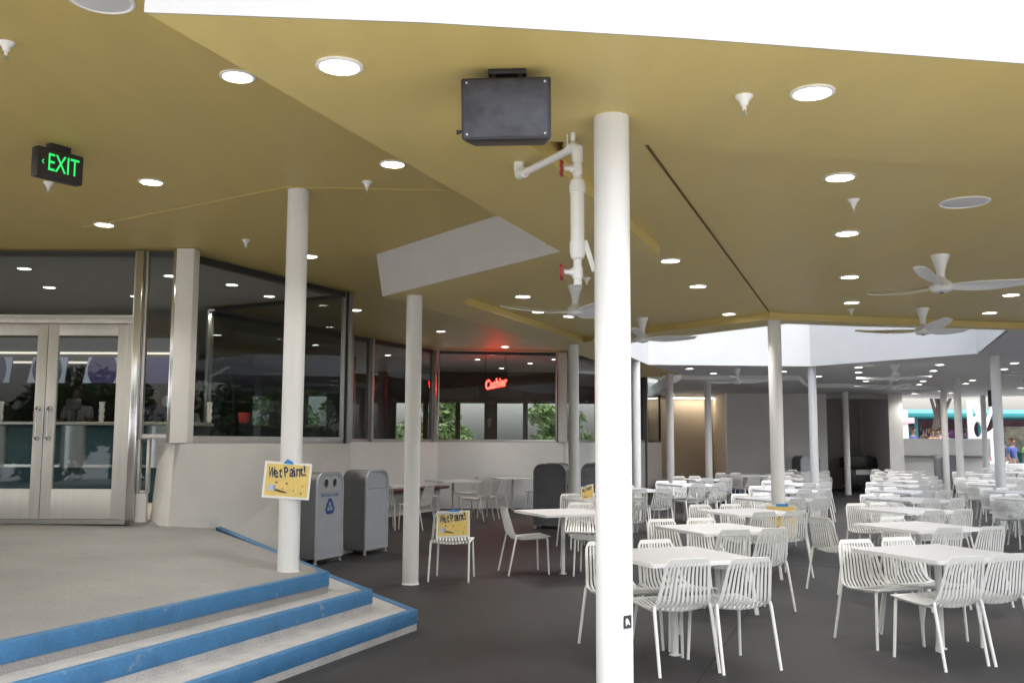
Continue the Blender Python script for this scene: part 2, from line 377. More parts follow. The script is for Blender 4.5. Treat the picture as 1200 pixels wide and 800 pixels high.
# ------------------------------------------------------------------ dining canopy (yellow underside, white fascia)
can = thing('dining_canopy', 'canopy with mustard yellow underside and white fascia over the dining terrace', 'canopy', (4, 9, 0))
front = [(-1.435, 3.606), (-.345, 3.687), (.698, 3.824), (2.238, 4.078), (4.6, 4.55)]
outer = front + [(10.3, 13.5), (10.6, 14.65), (7.31, 14.1), (4.887, 13.70), (3.86, 13.44), (2.02, 16.13), (1.75, 17.2), (2.4, 19.2), (2.942, 20.837), (4.2, 24.03), (3.3, 25.2), (2.35, 22), (1.114, 17.894), (0, 14.84), (-1.48, 11.023), (.424, 8.347)]
tray = [(.07, 5.2), (.673, 5.251), (3.119, 5.744), (5.3, 6.3), (9.9, 14.36), (7.47, 13.98), (3.5, 12.97), (1.87, 15.0), (1.22, 16.2), (-.62, 11.5), (.50, 8.62), (1.314, 8.483)]
bp_('soffit', MB().prism(outer, 3.25, 3.45, [tray]), M_yel, can, smooth=False)
bp_('tray', MB().prism([(.3, 4.6), (5.2, 5.9), (10.3, 14.5), (7.4, 14.05), (3.5, 13.3), (1.9, 15.5), (1.2, 16.8), (-1.2, 11.3), (.3, 8.7)], 3.34, 3.44), M_yel, can, smooth=False)
bp_('tray_joint', MB().wallseg((.70, 5.30), (3.45, 12.85), 3.334, 3.342, .016), mat('joint_shadow_gap', (.10, .06, .015), .8), can)
f = MB()
ring = front
M_fas_dark = mat('front_fascia_darkened', (.33, .33, .335), .6, var=.03, scale=2)  # white fascia with its colour darkened to offset the strong daylight on it
M_fas = mat('fascia_white', (.62, .62, .62), .6, var=.03, scale=2)
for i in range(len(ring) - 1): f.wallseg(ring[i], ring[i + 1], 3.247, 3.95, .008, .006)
bp_('fascia', f, M_fas_dark, can, smooth=False)
def fas(name, path, z0, z1, m=M_white, t_=.02, off=0, parent=None):
    f = MB()
    for i in range(len(path) - 1): f.wallseg(path[i], path[i + 1], z0, z1, t_, off)
    return bp_(name, f, m, parent or can, smooth=False)
fas('fascia', [(-1.435, 3.62), (.424, 8.347)], 3.452, 3.95, off=.012)
M_notch = mat('fascia_grey_white', (.56, .55, .55), .65, var=.04, scale=1.5)
f = MB().wallseg((.42, 8.352), (-1.48, 11.03), 3.247, 3.748, .02, -.012)
f.v = [(x - .085 * (z > 3.5 and y > 9), y + .05 * (z > 3.5 and y > 9), z) for x, y, z in f.v]
bp_('fascia', f, M_notch, can, smooth=False)
fas('fascia', [(-1.47, 11.05), (1.114, 17.894)], 3.452, 3.748, M_notch, off=.012)
fas('fascia', [(2.02, 16.13), (3.86, 13.44), (4.887, 13.7), (7.31, 14.1)], 3.247, 3.95, off=-.012)
fas('fascia', [(2.02, 16.14), (1.75, 17.2), (2.4, 19.2), (2.93, 20.83)], 3.247, 4.5, M_fas, off=.012)
bp_('roof', MB().prism(front + [(10.3, 13.5), (10.6, 14.6), (7.3, 14.05), (3.86, 13.4), (2.0, 16.1), (1.0, 17), (-1.3, 11.2), (.5, 8.4)], 3.95, 4.1), M_white, can, smooth=False)

# ------------------------------------------------------------------ rear canopy (grey underside)
rc = thing('rear_canopy', 'grey undersided canopy with tall white fascia beyond the open court', 'canopy', (10, 24, 0))
ro = [(2.98, 20.85), (6.56, 21.114), (8.693, 17.88), (7.34, 14.14), (10.6, 14.69), (11.5, 17), (19.6, 33), (16.5, 35.6), (16.5, 36.5), (5.0, 36), (4.25, 24.03)]
bp_('soffit', MB().prism(ro, 3.25, 3.5), M_grey, rc, smooth=False)
bp_('roof', MB().prism(ro, 4.7, 4.8), M_white, rc, smooth=False)
fas('fascia', [(2.93, 20.85), (6.56, 21.12), (8.69, 17.9), (7.30, 14.12)], 3.247, 4.75, M_fas, off=.012, parent=rc)
trim = [(4.24, 24.05), (7.177, 24.154), (8.335, 27.336), (9.3, 27.35), (12.6, 28.4), (13.6, 36), (5, 36)]
bp_('lower_soffit', MB().prism(trim, 3.14, 3.249), M_grey, rc, smooth=False)
fas('soffit_trim', [(4.24, 24.04), (7.18, 24.14), (8.34, 27.32), (9.3, 27.34), (12.6, 28.39)], 3.13, 3.247, M_white, t_=.03, off=.017, parent=rc)
fas('soffit_trim', [(13.2, 24.8), (14.0, 23.4)], 3.17, 3.248, M_grey, t_=.12, parent=rc)
fas('soffit_trim', [(17.5, 29.2), (19.2, 27.4)], 3.17, 3.248, M_grey, t_=.12, parent=rc)

M_dim = bpy.data.materials.new('dimming_sheet'); M_dim.use_nodes = True; n_ = M_dim.node_tree.nodes; n_.remove(n_['Principled BSDF'])
t_ = n_.new('ShaderNodeBsdfTransparent'); t_.inputs[0].default_value = (.80, .81, .82, 1); M_dim.node_tree.links.new(t_.outputs[0], n_['Material Output'].inputs[0])
bp_('added_court_dimmer', MB().prism([(2.1, 16.2), (3.9, 13.5), (4.89, 13.75), (7.29, 14.16), (8.66, 17.86), (6.54, 21.08), (2.98, 20.82), (2.45, 19.2), (1.8, 17.2)], 4.82, 4.84), M_dim, rc, smooth=False)  # unseen tinted sheet, added over the open court only to cut its daylight
# ------------------------------------------------------------------ far walls
wl = thing('rear_wall', 'pale rear wall with tan recess and dark alcove behind the tables', 'wall', (9, 32, 0))
bp_('wall', MB().prism([(6.9, 31), (10.1, 31), (10.1, 31.25), (6.9, 31.25)], 0, 3.14), M_wallc, wl, smooth=False)
bp_('recess', MB().prism([(4.6, 33.2), (7.15, 33.2), (7.15, 33.4), (4.6, 33.4)], 0, 3.14).prism([(6.9, 31.26), (7.1, 31.26), (7.1, 33.19), (6.9, 33.19)], 0, 3.14), M_brownwall, wl, smooth=False)
bp_('alcove', MB().prism([(10.1, 33.5), (12.3, 33.5), (12.3, 33.7), (10.1, 33.7)], 0, 3.14).prism([(9.95, 31.26), (10.1, 31.26), (10.1, 33.49), (9.95, 33.49)], 0, 3.14)
    .prism([(10.1, 31.02), (12.05, 31.02), (12.05, 31.2), (10.1, 31.2)], 2.98, 3.14), M_alcove, wl, smooth=False)
bp_('pier', MB().prism([(12.05, 30.9), (12.5, 30.9), (12.5, 33.9), (12.05, 33.9)], 0, 3.14), M_wallc, wl, smooth=False)
bp_('blade_wall', MB().prism([(8.6, 30.99), (8.75, 30.99), (8.75, 30.6), (8.6, 30.6)], 0, .4), M_wallc, wl, smooth=False)
cl = thing('cove_light', 'thin warm light strip at the top of the tan recess', 'light', (6.2, 32.9, 3.08))
bp_('housing', MB().box((6.2, 32.95, 3.10), (1.5, .12, .06)), M_trim, cl); bp_('lens', MB().box((6.2, 32.93, 3.062), (1.45, .07, .008)), M_lens, cl)
al = bpy.data.lights.new('cove_glow', 'AREA'); al.shape = 'RECTANGLE'; al.size = 1.4; al.size_y = .06; al.energy = 1.4; al.color = (1, .82, .58)
ao = bpy.data.objects.new('cove_glow', al); C.objects.link(ao); ao.location = (6.2, 32.9, 3.05)
rs = thing('rear_steps', 'low rear steps edged in blue in front of the tan recess', 'steps', (6, 29, 0))
bp_('step', MB().prism([(4.4, 29.3), (6.9, 29.0), (6.9, 33.1), (4.6, 33.1)], 0, .17), M_step, rs, smooth=False)
bp_('nosing', band([(4.4, 29.3), (6.6, 29.0), (7.3, 27.6)], -.08, .006, .02, .176), M_blue, rs)
bp_('step', MB().prism([(4.6, 30.2), (6.8, 29.9), (6.8, 33.0), (4.7, 33.0)], .171, .36), M_step, rs, smooth=False)
bp_('nosing', band([(4.6, 30.2), (6.8, 29.9)], -.08, .006, .2, .366), M_blue, rs)
lw = thing('parapet_wall', 'low white planter wall along the back of the terrace in front of the crowd', 'wall', (15, 35, 0))
bp_('parapet', MB().prism([(13.6, 34.6), (17.1, 34.6), (17.4, 36), (13.6, 36)], 1.12, 1.74), M_white, lw, bevel=.02)
bp_('wall', MB().prism([(13.6, 34.9), (17.2, 34.9), (17.2, 36), (13.6, 36)], 0, 1.118), M_wallc, lw, smooth=False)
bp_('parapet', MB().prism([(17.45, 35.2), (23, 34.2), (23, 34.5), (17.45, 35.5)], .0, .85), M_white, lw, bevel=.02)

# ------------------------------------------------------------------ columns
col_mb = MB().lathe([(.098, 0), (.098, .006), (.09, .012), (.09, 3.25)], n=40)
cols = [((.505, 4.81), 0, 3.25, 'thick white round column nearest the camera, beside the hanging pipe'),
        ((-1.125, 11.0), 0, 3.25, 'white round column under the lower corner of the grey notch face'),
        ((-1.86, 8.2), .5, 3.75, 'white round column on the landing carrying the yellow sign'),
        ((1.064, 16.6), 0, 3.25, 'white round column beside the charcoal bin, just left of the thick column'),
        ((2.57, 19.95), 0, 3.25, 'thin white column showing just right of the thick near column'),
        ((3.88, 23.7), 0, 3.25, 'thin white column second to the right of the thick column'),
        ((5.14, 25.3), 0, 3.14, 'thin white column in front of the tan recess'),
        ((3.60, 13.15), 0, 3.25, 'white round column at the kink of the canopy, centre row of tables'),
        ((6.64, 21.3), 0, 3.25, 'white round column under the white court fascia, before the pale wall'),
        ((10.3, 29.8), 0, 3.14, 'thin white column standing before the dark alcove'),
        ((12.66, 28.3), 0, 3.14, 'slim white column in front of the low parapet, left of its pair'),
        ((11.5, 24.9), 0, 3.25, 'grey-white column in front of the parapet, right of the slim one'),
        ((16.5, 33.8), 0, 3.25, 'slim far column beside the white screen with oval holes'),
        ((9.2, 18.3), 0, 3.25, 'white round column among the tables near the right edge')]
for (x, y), z0, z1, lb in cols:
    MBc = MB().lathe([(.099, 0), (.099, .008), (.09, .016), (.09, z1 - z0)], n=40)
    o = MBc.build('column', M_col); o.location = (x, y, z0); tag(o, lb, 'column', 'round white columns')
st_ = MB().box((0, 0, 0), (.048, .003, .06)).build('sticker', M_dark)
o = st_; o.location = (.56, 4.734, .74); o.rotation_euler = (0, 0, R(33)); o.rotation_euler = (0, 0, math.atan2(.055, .076))
tag(o, 'small black and white sticker low on the thick near column', 'sticker')
st2 = MB().prism([(-.012, -.02), (.0, -.008), (.014, -.018), (.006, .004), (-.006, .018), (-.014, .006)], .0017, .0023).xf(UP).build('sticker_mark', M_paper, st_)

# ------------------------------------------------------------------ ceiling fittings
trim_m = MB().lathe([(.105, 0), (.105, -.008), (.088, -.012), (.084, -.004), (.084, 0)], n=28).mesh('trim_ring', M_trim)
lens_m = MB().lathe([(.084, -.003), (.06, -.006), (.001, -.006)], n=24).mesh('lens', M_lens)
LAMP = bpy.data.lights.new('downlight_beam', 'SPOT'); LAMP.energy = 42; LAMP.spot_size = R(120); LAMP.spot_blend = .8; LAMP.color = (1, .96, .91); LAMP.shadow_soft_size = .08
LAMP_REAR = LAMP.copy(); LAMP_REAR.energy = 26; LAMP_REAR.spot_size = R(150)
LAMP_IN = bpy.data.lights.new('downlight_beam', 'SPOT'); LAMP_IN.energy = 26; LAMP_IN.spot_size = R(140); LAMP_IN.spot_blend = .8; LAMP_IN.color = (1, .86, .68); LAMP_IN.shadow_soft_size = .08
def downlight(x, y, z, lb, grp, s=1):
    t = thing('downlight', lb, 'downlight', (x, y, z), 0, grp); t.scale = (s, s, 1)
    for n, m in (('trim_ring', trim_m), ('lens', lens_m)):
        o = bpy.data.objects.new(n, m); C.objects.link(o); o.parent = t
    ld = LAMP_IN if 'interior' in grp else LAMP_REAR if 'rear' in grp else LAMP
    o = bpy.data.objects.new('downlight_beam', ld); C.objects.link(o); o.location = (x, y, z - .02)
G1 = 'downlights in the yellow ceilings'
for x, y, lb in [(-1.64, 5.55, 'bright downlight beside the slanting edge between the two yellow ceilings'),
                 (-.94, 7.37, 'downlight above the grey notch face, close to the slanting edge'),
                 (-3.04, 7.93, 'downlight to the right of the green EXIT sign'),
                 (-4.12, 9.56, 'downlight below the EXIT sign, above the glass doors'),
                 (-2.39, 11.2, 'downlight just right of the column with the yellow sign'),
                 (-2.6, 15.91, 'small downlight by the dark corner frame of the angled window'),
                 (-1.41, 19.01, 'downlight right of the column below the notch, in the dark soffit'),
                 (-.16, 22.1, 'downlight directly above the red neon sign')]:
    downlight(x, y, 3.75, lb, G1)
downlight(-.77, 4.13, 3.25, 'large bright downlight left of the black loudspeaker', G1)
downlight(1.42, 4.43, 3.25, 'largest downlight right of the thick column, near the white fascia', G1)
for x, y, lb in [(2.16, 6.22, 'downlight below the largest right one, left of the round grille'),
                 (2.8, 7.94, 'downlight between the small sprinkler and the fans at right'),
                 (3.57, 10.08, 'upper of two downlights close together left of the right fans'),
                 (4.25, 11.96, 'lower of two downlights close together left of the right fans'),
                 (1.53, 9.2, 'downlight just right of the thick column, first of three'),
                 (2.09, 10.74, 'middle of three downlights right of the thick column'),
                 (2.97, 13.1, 'third of three downlights, nearest the kinked canopy corner'),
                 (.13, 11.57, 'downlight left of the fan behind the hanging pipe'),
                 (.36, 12.95, 'downlight partly behind the long fan blade left of the pipe'),
                 (.81, 13.4, 'downlight below the hub of the fan behind the pipe'),
                 (6.42, 12.86, 'downlight above the yellow rim at far right'),
                 (5.89, 11.27, 'downlight at the right edge beyond the near right fan blade')]:
    downlight(x, y, 3.34, lb, G1)
G2 = 'downlights in the grey rear ceiling'
rear = [(4.9, 23.4, 'small rear downlight under the left end of the white fascia'), (4.04, 21.9, 'leftmost small downlight in the grey rear ceiling'),
        (6.4, 22.7, 'rear downlight right of the kinked-corner column'), (7.74, 24.3, 'rear downlight right of the column under the court fascia'),
        (7.68, 21.3, 'first downlight in the cluster of four before the alcove'), (8.24, 22.87, 'second downlight in the cluster of four before the alcove'),
        (9.03, 25.03, 'third downlight in the cluster of four before the alcove'), (9.59, 26.07, 'lowest downlight in the cluster of four before the alcove'),
        (9.12, 20.49, 'nearest in the diagonal line of eight rear downlights'), (9.74, 22.22, 'second in the diagonal line of eight rear downlights'),
        (10.48, 24.26, 'third in the diagonal line of eight rear downlights'), (11.09, 25.96, 'fourth in the diagonal line of eight rear downlights'),
        (11.63, 27.5, 'fifth in the diagonal line of eight rear downlights'), (12.85, 28.9, 'sixth in the diagonal line of eight rear downlights'),
        (12.75, 30.49, 'seventh in the diagonal line of eight rear downlights'), (13.3, 32.02, 'farthest in the diagonal line of eight rear downlights'),
        (12.21, 25.52, 'rear downlight above the small black hanging box'), (12.73, 27.01, 'rear downlight left of the small black hanging box'),
        (14.67, 32.18, 'far downlight above the white screen with oval holes'), (10.44, 19.97, 'rear downlight right of the right-edge column, upper'),
        (11.05, 21.61, 'rear downlight right of the right-edge column, lower'), (15.31, 29.0, 'far downlight near the bright right opening')]
for x, y, lb in rear:
    z = 3.25
    if 4.3 < x < 13.3 and ((y > 24.2 and x < 7.2) or (y > 27.4 and x < 9.4) or y > 28.6): z = 3.14
    if 7.2 <= x < 9.4 and y > 24.2 + (x - 7.2) * 2.7: z = 3.14
    downlight(x, y, z, lb, G2)
G3 = 'downlights in the restaurant interior'
for x, y, lb in [(-6.1, 11.9, 'interior downlight over the left end of the transom glass'), (-6.5, 13.4, 'interior downlight at the left edge behind the transom glass'),
                 (-4.45, 12.4, 'interior downlight behind the narrow side window'), (-5.6, 14.2, 'interior downlight above the right door leaf'),
                 (-3.85, 13.1, 'interior downlight behind the angled window, left of two'), (-3.6, 14.15, 'interior downlight behind the angled window, right of two'),
                 (-4.9, 15.7, 'dim interior downlight deeper behind the side window'), (-7.4, 16.5, 'dim interior downlight deep behind the left door'),
                 (-4.4, 21.5, 'interior downlight behind the far left window'), (-3.1, 24.0, 'interior downlight behind the middle far window'),
                 (-.9, 25.2, 'interior downlight behind the window left of the neon'), (.5, 26.4, 'interior downlight behind the window right of the neon'),
                 (1.1, 25.1, 'interior downlight behind the neon window beside the pillar'), (-.3, 28.2, 'deep interior downlight behind the neon window')]:
    downlight(x, y, 3.715, lb, G3, .9)
# sprinklers
spr_b = MB().lathe([(.055, 0), (.05, -.012), (.03, -.03), (.022, -.055), (.012, -.06), (.012, -.085)], n=18).mesh('escutcheon', M_trim)
spr_d = MB().lathe([(.005, -.085), (.005, -.105), (.02, -.107), (.02, -.111)], n=12).tube([(.012, 0, -.08), (.016, 0, -.095), (.006, 0, -.106)], .003, 6).tube([(-.012, 0, -.08), (-.016, 0, -.095), (-.006, 0, -.106)], .003, 6).mesh('deflector', M_alu)
for x, y, z, lb in [(-2.77, 5.08, 3.75, 'white sprinkler head at the top left edge'), (-3.92, 7.97, 3.75, 'white sprinkler head just below the EXIT sign'),
                    (-1.22, 7.9, 3.75, 'white sprinkler head above the notch, right of the sign column'), (-2.89, 10.29, 3.75, 'white sprinkler head left of the sign column above the angled window'),
                    (1.11, 4.49, 3.25, 'largest white sprinkler head, left of the biggest right downlight'), (2.46, 6.82, 3.34, 'white sprinkler head left of the round ceiling speaker at right'),
                    (4.47, 12.6, 3.34, 'small white sprinkler near the rim left of the second right fan'), (.8, 10.24, 3.34, 'white sprinkler beside the fan mount behind the pipe')]:
    t = thing('sprinkler_head', lb, 'sprinkler', (x, y, z), random.random() * 3, 'ceiling sprinkler heads'); t.scale = (.8, .8, .85)
    for n, m in (('escutcheon', spr_b), ('deflector', spr_d)):
        o = bpy.data.objects.new(n, m); C.objects.link(o); o.parent = t
M_gr = mat('grille_grey', (.64, .64, .66), .6, var=.06, scale=40)
for x, y, z, r_, lb in [(-2.03, 4.55, 3.75, .16, 'round grey ceiling speaker cut off at the top left'), (3.29, 6.88, 3.34, .175, 'round grey ceiling speaker at right above the fans')]:
    t = thing('ceiling_speaker', lb, 'speaker', (x, y, z), 0, 'round ceiling speakers')
    MB().lathe([(r_, 0), (r_, -.006), (r_ - .012, -.01), (r_ - .014, -.004)], n=36).build('trim_ring', M_trim, t)
    MB().lathe([(r_ - .013, -.003), (r_ * .5, -.009), (.001, -.01)], n=36).build('grille', M_gr, t)
# fans
def blade(L=.78):
    mb = MB(); n = 9; prof = []
    for i in range(n):
        s_ = i / (n - 1); r_ = .07 + s_ * L; w = .036 + .064 * math.sin(min(1, s_ * 1.7) * PI / 2) * (1 - .55 * s_ ** 3); tw = -R(28 - 18 * s_); dz = .02 + .05 * s_ * s_
        for sd in (-1, -.3, .4, 1):
            x = r_; y = sd * w * (.9 if sd > 0 else 1) + .02 * s_; prof.append((x, y * math.cos(tw), dz + y * math.sin(tw) + .012 * (1 - sd * sd)))
    k = len(prof); vs = prof + [(x, y, z - .009) for x, y, z in prof]; fs = []
    for i in range(n - 1):
        for j in range(3):
            a = i * 4 + j; fs.append((a, a + 1, a + 5, a + 4)); fs.append((a + k + 4, a + k + 5, a + k + 1, a + k))
        fs.append((i * 4, (i + 1) * 4, (i + 1) * 4 + k, i * 4 + k)); fs.append((i * 4 + 3 + k, (i + 1) * 4 + 3 + k, (i + 1) * 4 + 3, i * 4 + 3))
    fs.append((0, k, k + 1, 1)); fs.append((1, k + 1, k + 2, 2)); fs.append((2, k + 2, k + 3, 3)); e_ = (n - 1) * 4
    fs += [(e_ + 1, e_ + 1 + k, e_ + k, e_), (e_ + 2, e_ + 2 + k, e_ + 1 + k, e_ + 1), (e_ + 3, e_ + 3 + k, e_ + 2 + k, e_ + 2)]
    return mb.add(prof + vs[k:], fs)
fan_mount = MB().lathe([(.085, 0), (.08, -.02), (.055, -.09), (.04, -.15), (.036, -.24), (.03, -.25)], n=24).mesh('mount', M_fan)
fan_hub = MB().lathe([(.03, -.20), (.055, -.235), (.09, -.265), (.105, -.30), (.09, -.335), (.05, -.35), (.03, -.351)], n=26).mesh('hub', M_fan)
fan_cap = MB().lathe([(.024, -.350), (.02, -.357), (.001, -.358)], n=16).mesh('sensor', M_dark)
fan_bl = [blade().xf(Matrix.Translation((0, 0, -.31)) @ Matrix.Rotation(k * 2 * PI / 3, 4, 'Z')).mesh('blade', M_fan) for k in range(3)]
for x, y, z, rot, lb, dz in [(4.0, 8.89, 3.34, -6, 'nearest white ceiling fan at right, blade cut by the frame edge', 0), (5.35, 12.47, 3.34, 25, 'second white ceiling fan at right, in front of the yellow rim', 0),
                         (.71, 10.75, 3.34, 63, 'white ceiling fan directly behind the hanging pipe', 0), (1.85, 13.6, 3.34, 15, 'white ceiling fan partly hidden right of the thick column', 0),
                         (5.12, 21.9, 3.25, 10, 'small rear fan before the pale wall, left of the court column', 0), (8.15, 20.5, 3.25, 10, 'rear fan in the grey ceiling above the pier', 0),
                         (9.5, 24.2, 3.25, 40, 'farther rear fan just below another above the pier', 0), (10.3, 18.9, 3.25, 30, 'grey-ceiling fan cut by the right frame edge', 0)]:
    t = thing('ceiling_fan', lb, 'fan', (x, y, z), R(rot), 'three bladed ceiling fans')
    for n, m in [('mount', fan_mount), ('hub', fan_hub), ('sensor', fan_cap)] + [('blade', b_) for b_ in fan_bl]:
        o = bpy.data.objects.new(n, m); C.objects.link(o); o.parent = t
# black loudspeaker
t = thing('loudspeaker', 'black box loudspeaker bracketed under the yellow ceiling', 'loudspeaker', (-.025, 4.2, 3.25), R(-4))
Mt = Matrix.Translation((0, .0, -.185)) @ Matrix.Rotation(R(9), 4, 'X')
MB().prism([(-.20, -.09), (.20, -.09), (.165, .11), (-.165, .11)], -.135, .135).xf(Mt).build('cabinet', M_black, t, bevel=.01)
MB().box((0, -.094, .0), (.372, .008, .25)).xf(Mt).build('grille', M_grille, t, bevel=.003)
mb = MB().box((0, 0, -.012), (.17, .09, .024)).box((-.06, .0, -.05), (.02, .07, .06)).box((.06, .0, -.05), (.02, .07, .06)).tube([(-.09, 0, -.06), (.09, 0, -.06)], .014, 12)
mb.build('bracket', M_black, t, bevel=.003)
MB().tube([(-.195, .0, -.27), (-.225, .0, -.275)], .007, 8).lathe([(.011, -.006), (.011, .006)], (-.222, 0, -.275), 10, Matrix.Rotation(R(90), 3, 'Y')).build('knob', M_black, t)
bm_ = MB()
for sx in (-1, 1):
    for sz in (-1, 1): bm_.lathe([(.005, 0), (.005, .003)], (sx * .172, -.098, sz * .112), 8, Matrix.Rotation(R(90), 3, 'X'))
bm_.xf(Mt).build('screws', M_alu, t)
t = thing('loudspeaker', 'small black loudspeaker hanging under the grey rear ceiling', 'loudspeaker', (13.75, 27.6, 3.25), R(-20))
MB().prism([(-.13, -.11), (.13, -.11), (.1, .11), (-.1, .11)], -.62, -.16).build('cabinet', M_black, t, bevel=.01)
MB().box((0, 0, -.08), (.05, .05, .16)).build('bracket', M_black, t)
MB().box((0, -.114, -.39), (.22, .008, .42)).build('grille', M_grille, t)
# exit sign
t = thing('exit_sign', 'black ceiling exit sign with green lit letters', 'sign', (-3.36, 6.95, 3.75), R(57))
MB().box((0, 0, -.155), (.36, .085, .22)).build('housing', M_black, t, bevel=.008)
MB().box((0, 0, -.022), (.16, .07, .044)).build('canopy_mount', M_black, t, bevel=.004)
MB().box((0, -.0435, -.155), (.335, .003, .195)).build('face_plate', mat('exit_face', (.035, .03, .028), .45), t)
text('letters', 'EXIT', .185, M_green, t, Matrix.Translation((.018, -.0465, -.155)) @ UP, .0012, sx=.66, bold=0)
MB().prism([(-.150, 0), (-.135, .018), (-.131, .014), (-.143, 0), (-.131, -.014), (-.135, -.018)], .0455, .0465).xf(Matrix.Translation((0, 0, -.155)) @ UP).build('arrow', M_green, t)
# pipe drop
t = thing('drain_pipe', 'white painted sprinkler drain pipe with two red valve wheels', 'pipe', (.345, 5.03, 3.25))
pw = lambda pts: [(x - .345, y - 5.03, z - 3.25) for x, y, z in pts]
MB().tube(pw([(.035, 5.62, 3.25), (.035, 5.62, 3.20), (.04, 5.605, 3.175), (.06, 5.57, 3.17), (.2, 5.31, 3.17), (.32, 5.08, 3.17)]), .021, 14).tube(pw([(.035, 5.62, 3.25), (.035, 5.62, 3.205)]), .030, 14).tube(pw([(.035, 5.62, 3.212), (.04, 5.605, 3.172), (.07, 5.55, 3.17)]), .03, 14).build('feed_pipe', M_pipe, t)
MB().tube([(-.035, .065, -.08), (-.01, .02, -.078), (0, 0, -.095), (0, 0, -.14)], .031, 16).build('elbow', M_pipe, t)
MB().tube([(0, 0, -.12), (0, 0, -.27)], .021, 14).lathe([(.022, -.13), (.03, -.135), (.03, -.165), (.022, -.17), (.028, -.2), (.028, -.235), (.022, -.24)], n=18).build('nipple', M_pipe, t)
MB().lathe([(.022, -.262), (.036, -.27), (.043, -.30), (.043, -.335), (.037, -.338), (.037, -.60), (.042, -.602), (.042, -.66), (.034, -.69), (.022, -.70), (.022, -.735), (.028, -.74), (.028, -.80), (.022, -.802), (.022, -.835), (.001, -.836)], n=24).build('sight_pipe', M_pipe, t)
for zz in (-.205, -.765):
    wv = MB().tube([(-.02, 0, zz), (-.075, -.01, zz)], .013, 10).tube([(-.02, 0, zz), (-.04, 0, zz)], .02, 10).build('valve', M_pipe, t)
    hw = MB(); c0 = Vector((-.085, -.012, zz)); rr = []
    for k in range(20):
        q = 2 * PI * k / 20; r_ = .036 + .004 * math.cos(q * 5); rr.append(c0 + Vector((.003 * math.cos(q * 5), math.cos(q) * r_, math.sin(q) * r_)))
    hw.tube(rr + [rr[0]], .0085, 8, cap=False)
    for k in range(5):
        q = 2 * PI * k / 5; hw.tube([c0, c0 + Vector((0, math.cos(q) * .036, math.sin(q) * .036))], .006, 6)
    hw.lathe([(.012, -.008), (.012, .008)], tuple(c0), 10, Matrix.Rotation(R(90), 3, 'Y')).build('hand_wheel', M_red, wv)
MB().tube([(-.05, .05, 0), (-.05, .05, -.09)], .004, 6).tube([(-.02, .03, 0), (-.02, .03, -.05)], .013, 8).build('hanger', M_pipe, t)
MB().box((.062, -.015, -.68), (.026, .004, .17), M=Matrix.Rotation(R(-17), 3, 'Y')).build('tag', M_paper, t)

# ------------------------------------------------------------------ chairs and tables
SEAT = []
def prof(tt):      # seat-to-back centre line, tt 0..1; returns y (back is -y), z
    P = [(.225, .452), (.16, .447), (.08, .441), (0, .436), (-.08, .432), (-.145, .434), (-.19, .447), (-.218, .475), (-.234, .515), (-.252, .58), (-.272, .65), (-.292, .72), (-.312, .79)]
    x = tt * (len(P) - 1); i = min(int(x), len(P) - 2); f_ = x - i
    return (P[i][0] * (1 - f_) + P[i + 1][0] * f_, P[i][1] * (1 - f_) + P[i + 1][1] * f_)
def halfw(tt):
    if tt < .5: return .222
    s_ = (tt - .5) / .5; w = .225 - .055 * s_
    if tt > .9: w -= .03 * ((tt - .9) / .1) ** 2.5
    return w
def ribbon(mb, xs0, xs1, t0, t1, n, th=.007):
    P = []
    for i in range(n + 1):
        tt = t0 + (t1 - t0) * i / n; y, z = prof(tt); y2, z2 = prof(min(1, tt + .01)); y1, z1 = prof(max(0, tt - .01))
        T = Vector((0, y2 - y1, z2 - z1)).normalized(); N = Vector((0, T.z, -T.y)) * th / 2; hw = halfw(tt)
        dish = lambda f_: -.026 * (1 - f_ * f_) * math.sin(PI * min(1, max(0, (tt - .1) / .75)))
        for f_ in (xs0, xs1):
            c_ = Vector((f_ * hw, y + dish(f_) * (0 if tt < .45 else 1), z + dish(f_) * (1 if tt < .5 else 0)))
            P += [c_ + N, c_ - N]
    fs = []
    for i in range(n):
        a = i * 4; b_ = a + 4
        fs += [(a, a + 2, b_ + 2, b_), (a + 3, a + 1, b_ + 1, b_ + 3), (a + 1, a, b_, b_ + 1), (a + 2, a + 3, b_ + 3, b_ + 2)]
    fs += [(0, 1, 3, 2), (n * 4, n * 4 + 2, n * 4 + 3, n * 4 + 1)]
    mb.add(P, fs)
def shell(t0, t1, ends):
    mb = MB(); n = max(5, int((t1 - t0) * 18)); k = 12
    for i in range(k):
        c_ = -1 + (i + .5) * 2 / k; w = .039
        if i in (0, k - 1): w = .06; c_ = -.94 if i == 0 else .94
        ribbon(mb, c_ - w * 1.08, c_ + w * 1.08, t0, t1, n)
    for e0, e1 in ends:
        for i in range(4):
            ribbon(mb, -1 + i * .5, -.5 + i * .5, e0, e1, 1, .009)
    return mb
seat_m = shell(0, .52, [(0, .055), (.40, .435)]).mesh('seat', M_chair, smooth=False)
bk = shell(.5, 1, [(.962, 1.0)])
back_m = bk.mesh('backrest', M_chair, smooth=False)
fr = MB()
fr.tube([(.2, .15, .432), (.2, -.1, .420), (.205, -.16, .424)], .009, 8).tube([(-.2, .15, .432), (-.2, -.1, .420), (-.205, -.16, .424)], .009, 8).tube([(-.2, .17, .434), (.2, .17, .434)], .009, 8).tube([(-.2, -.13, .421), (.2, -.13, .421)], .009, 8)
frame_m = fr.mesh('seat_frame', M_chair)
legs_m = []
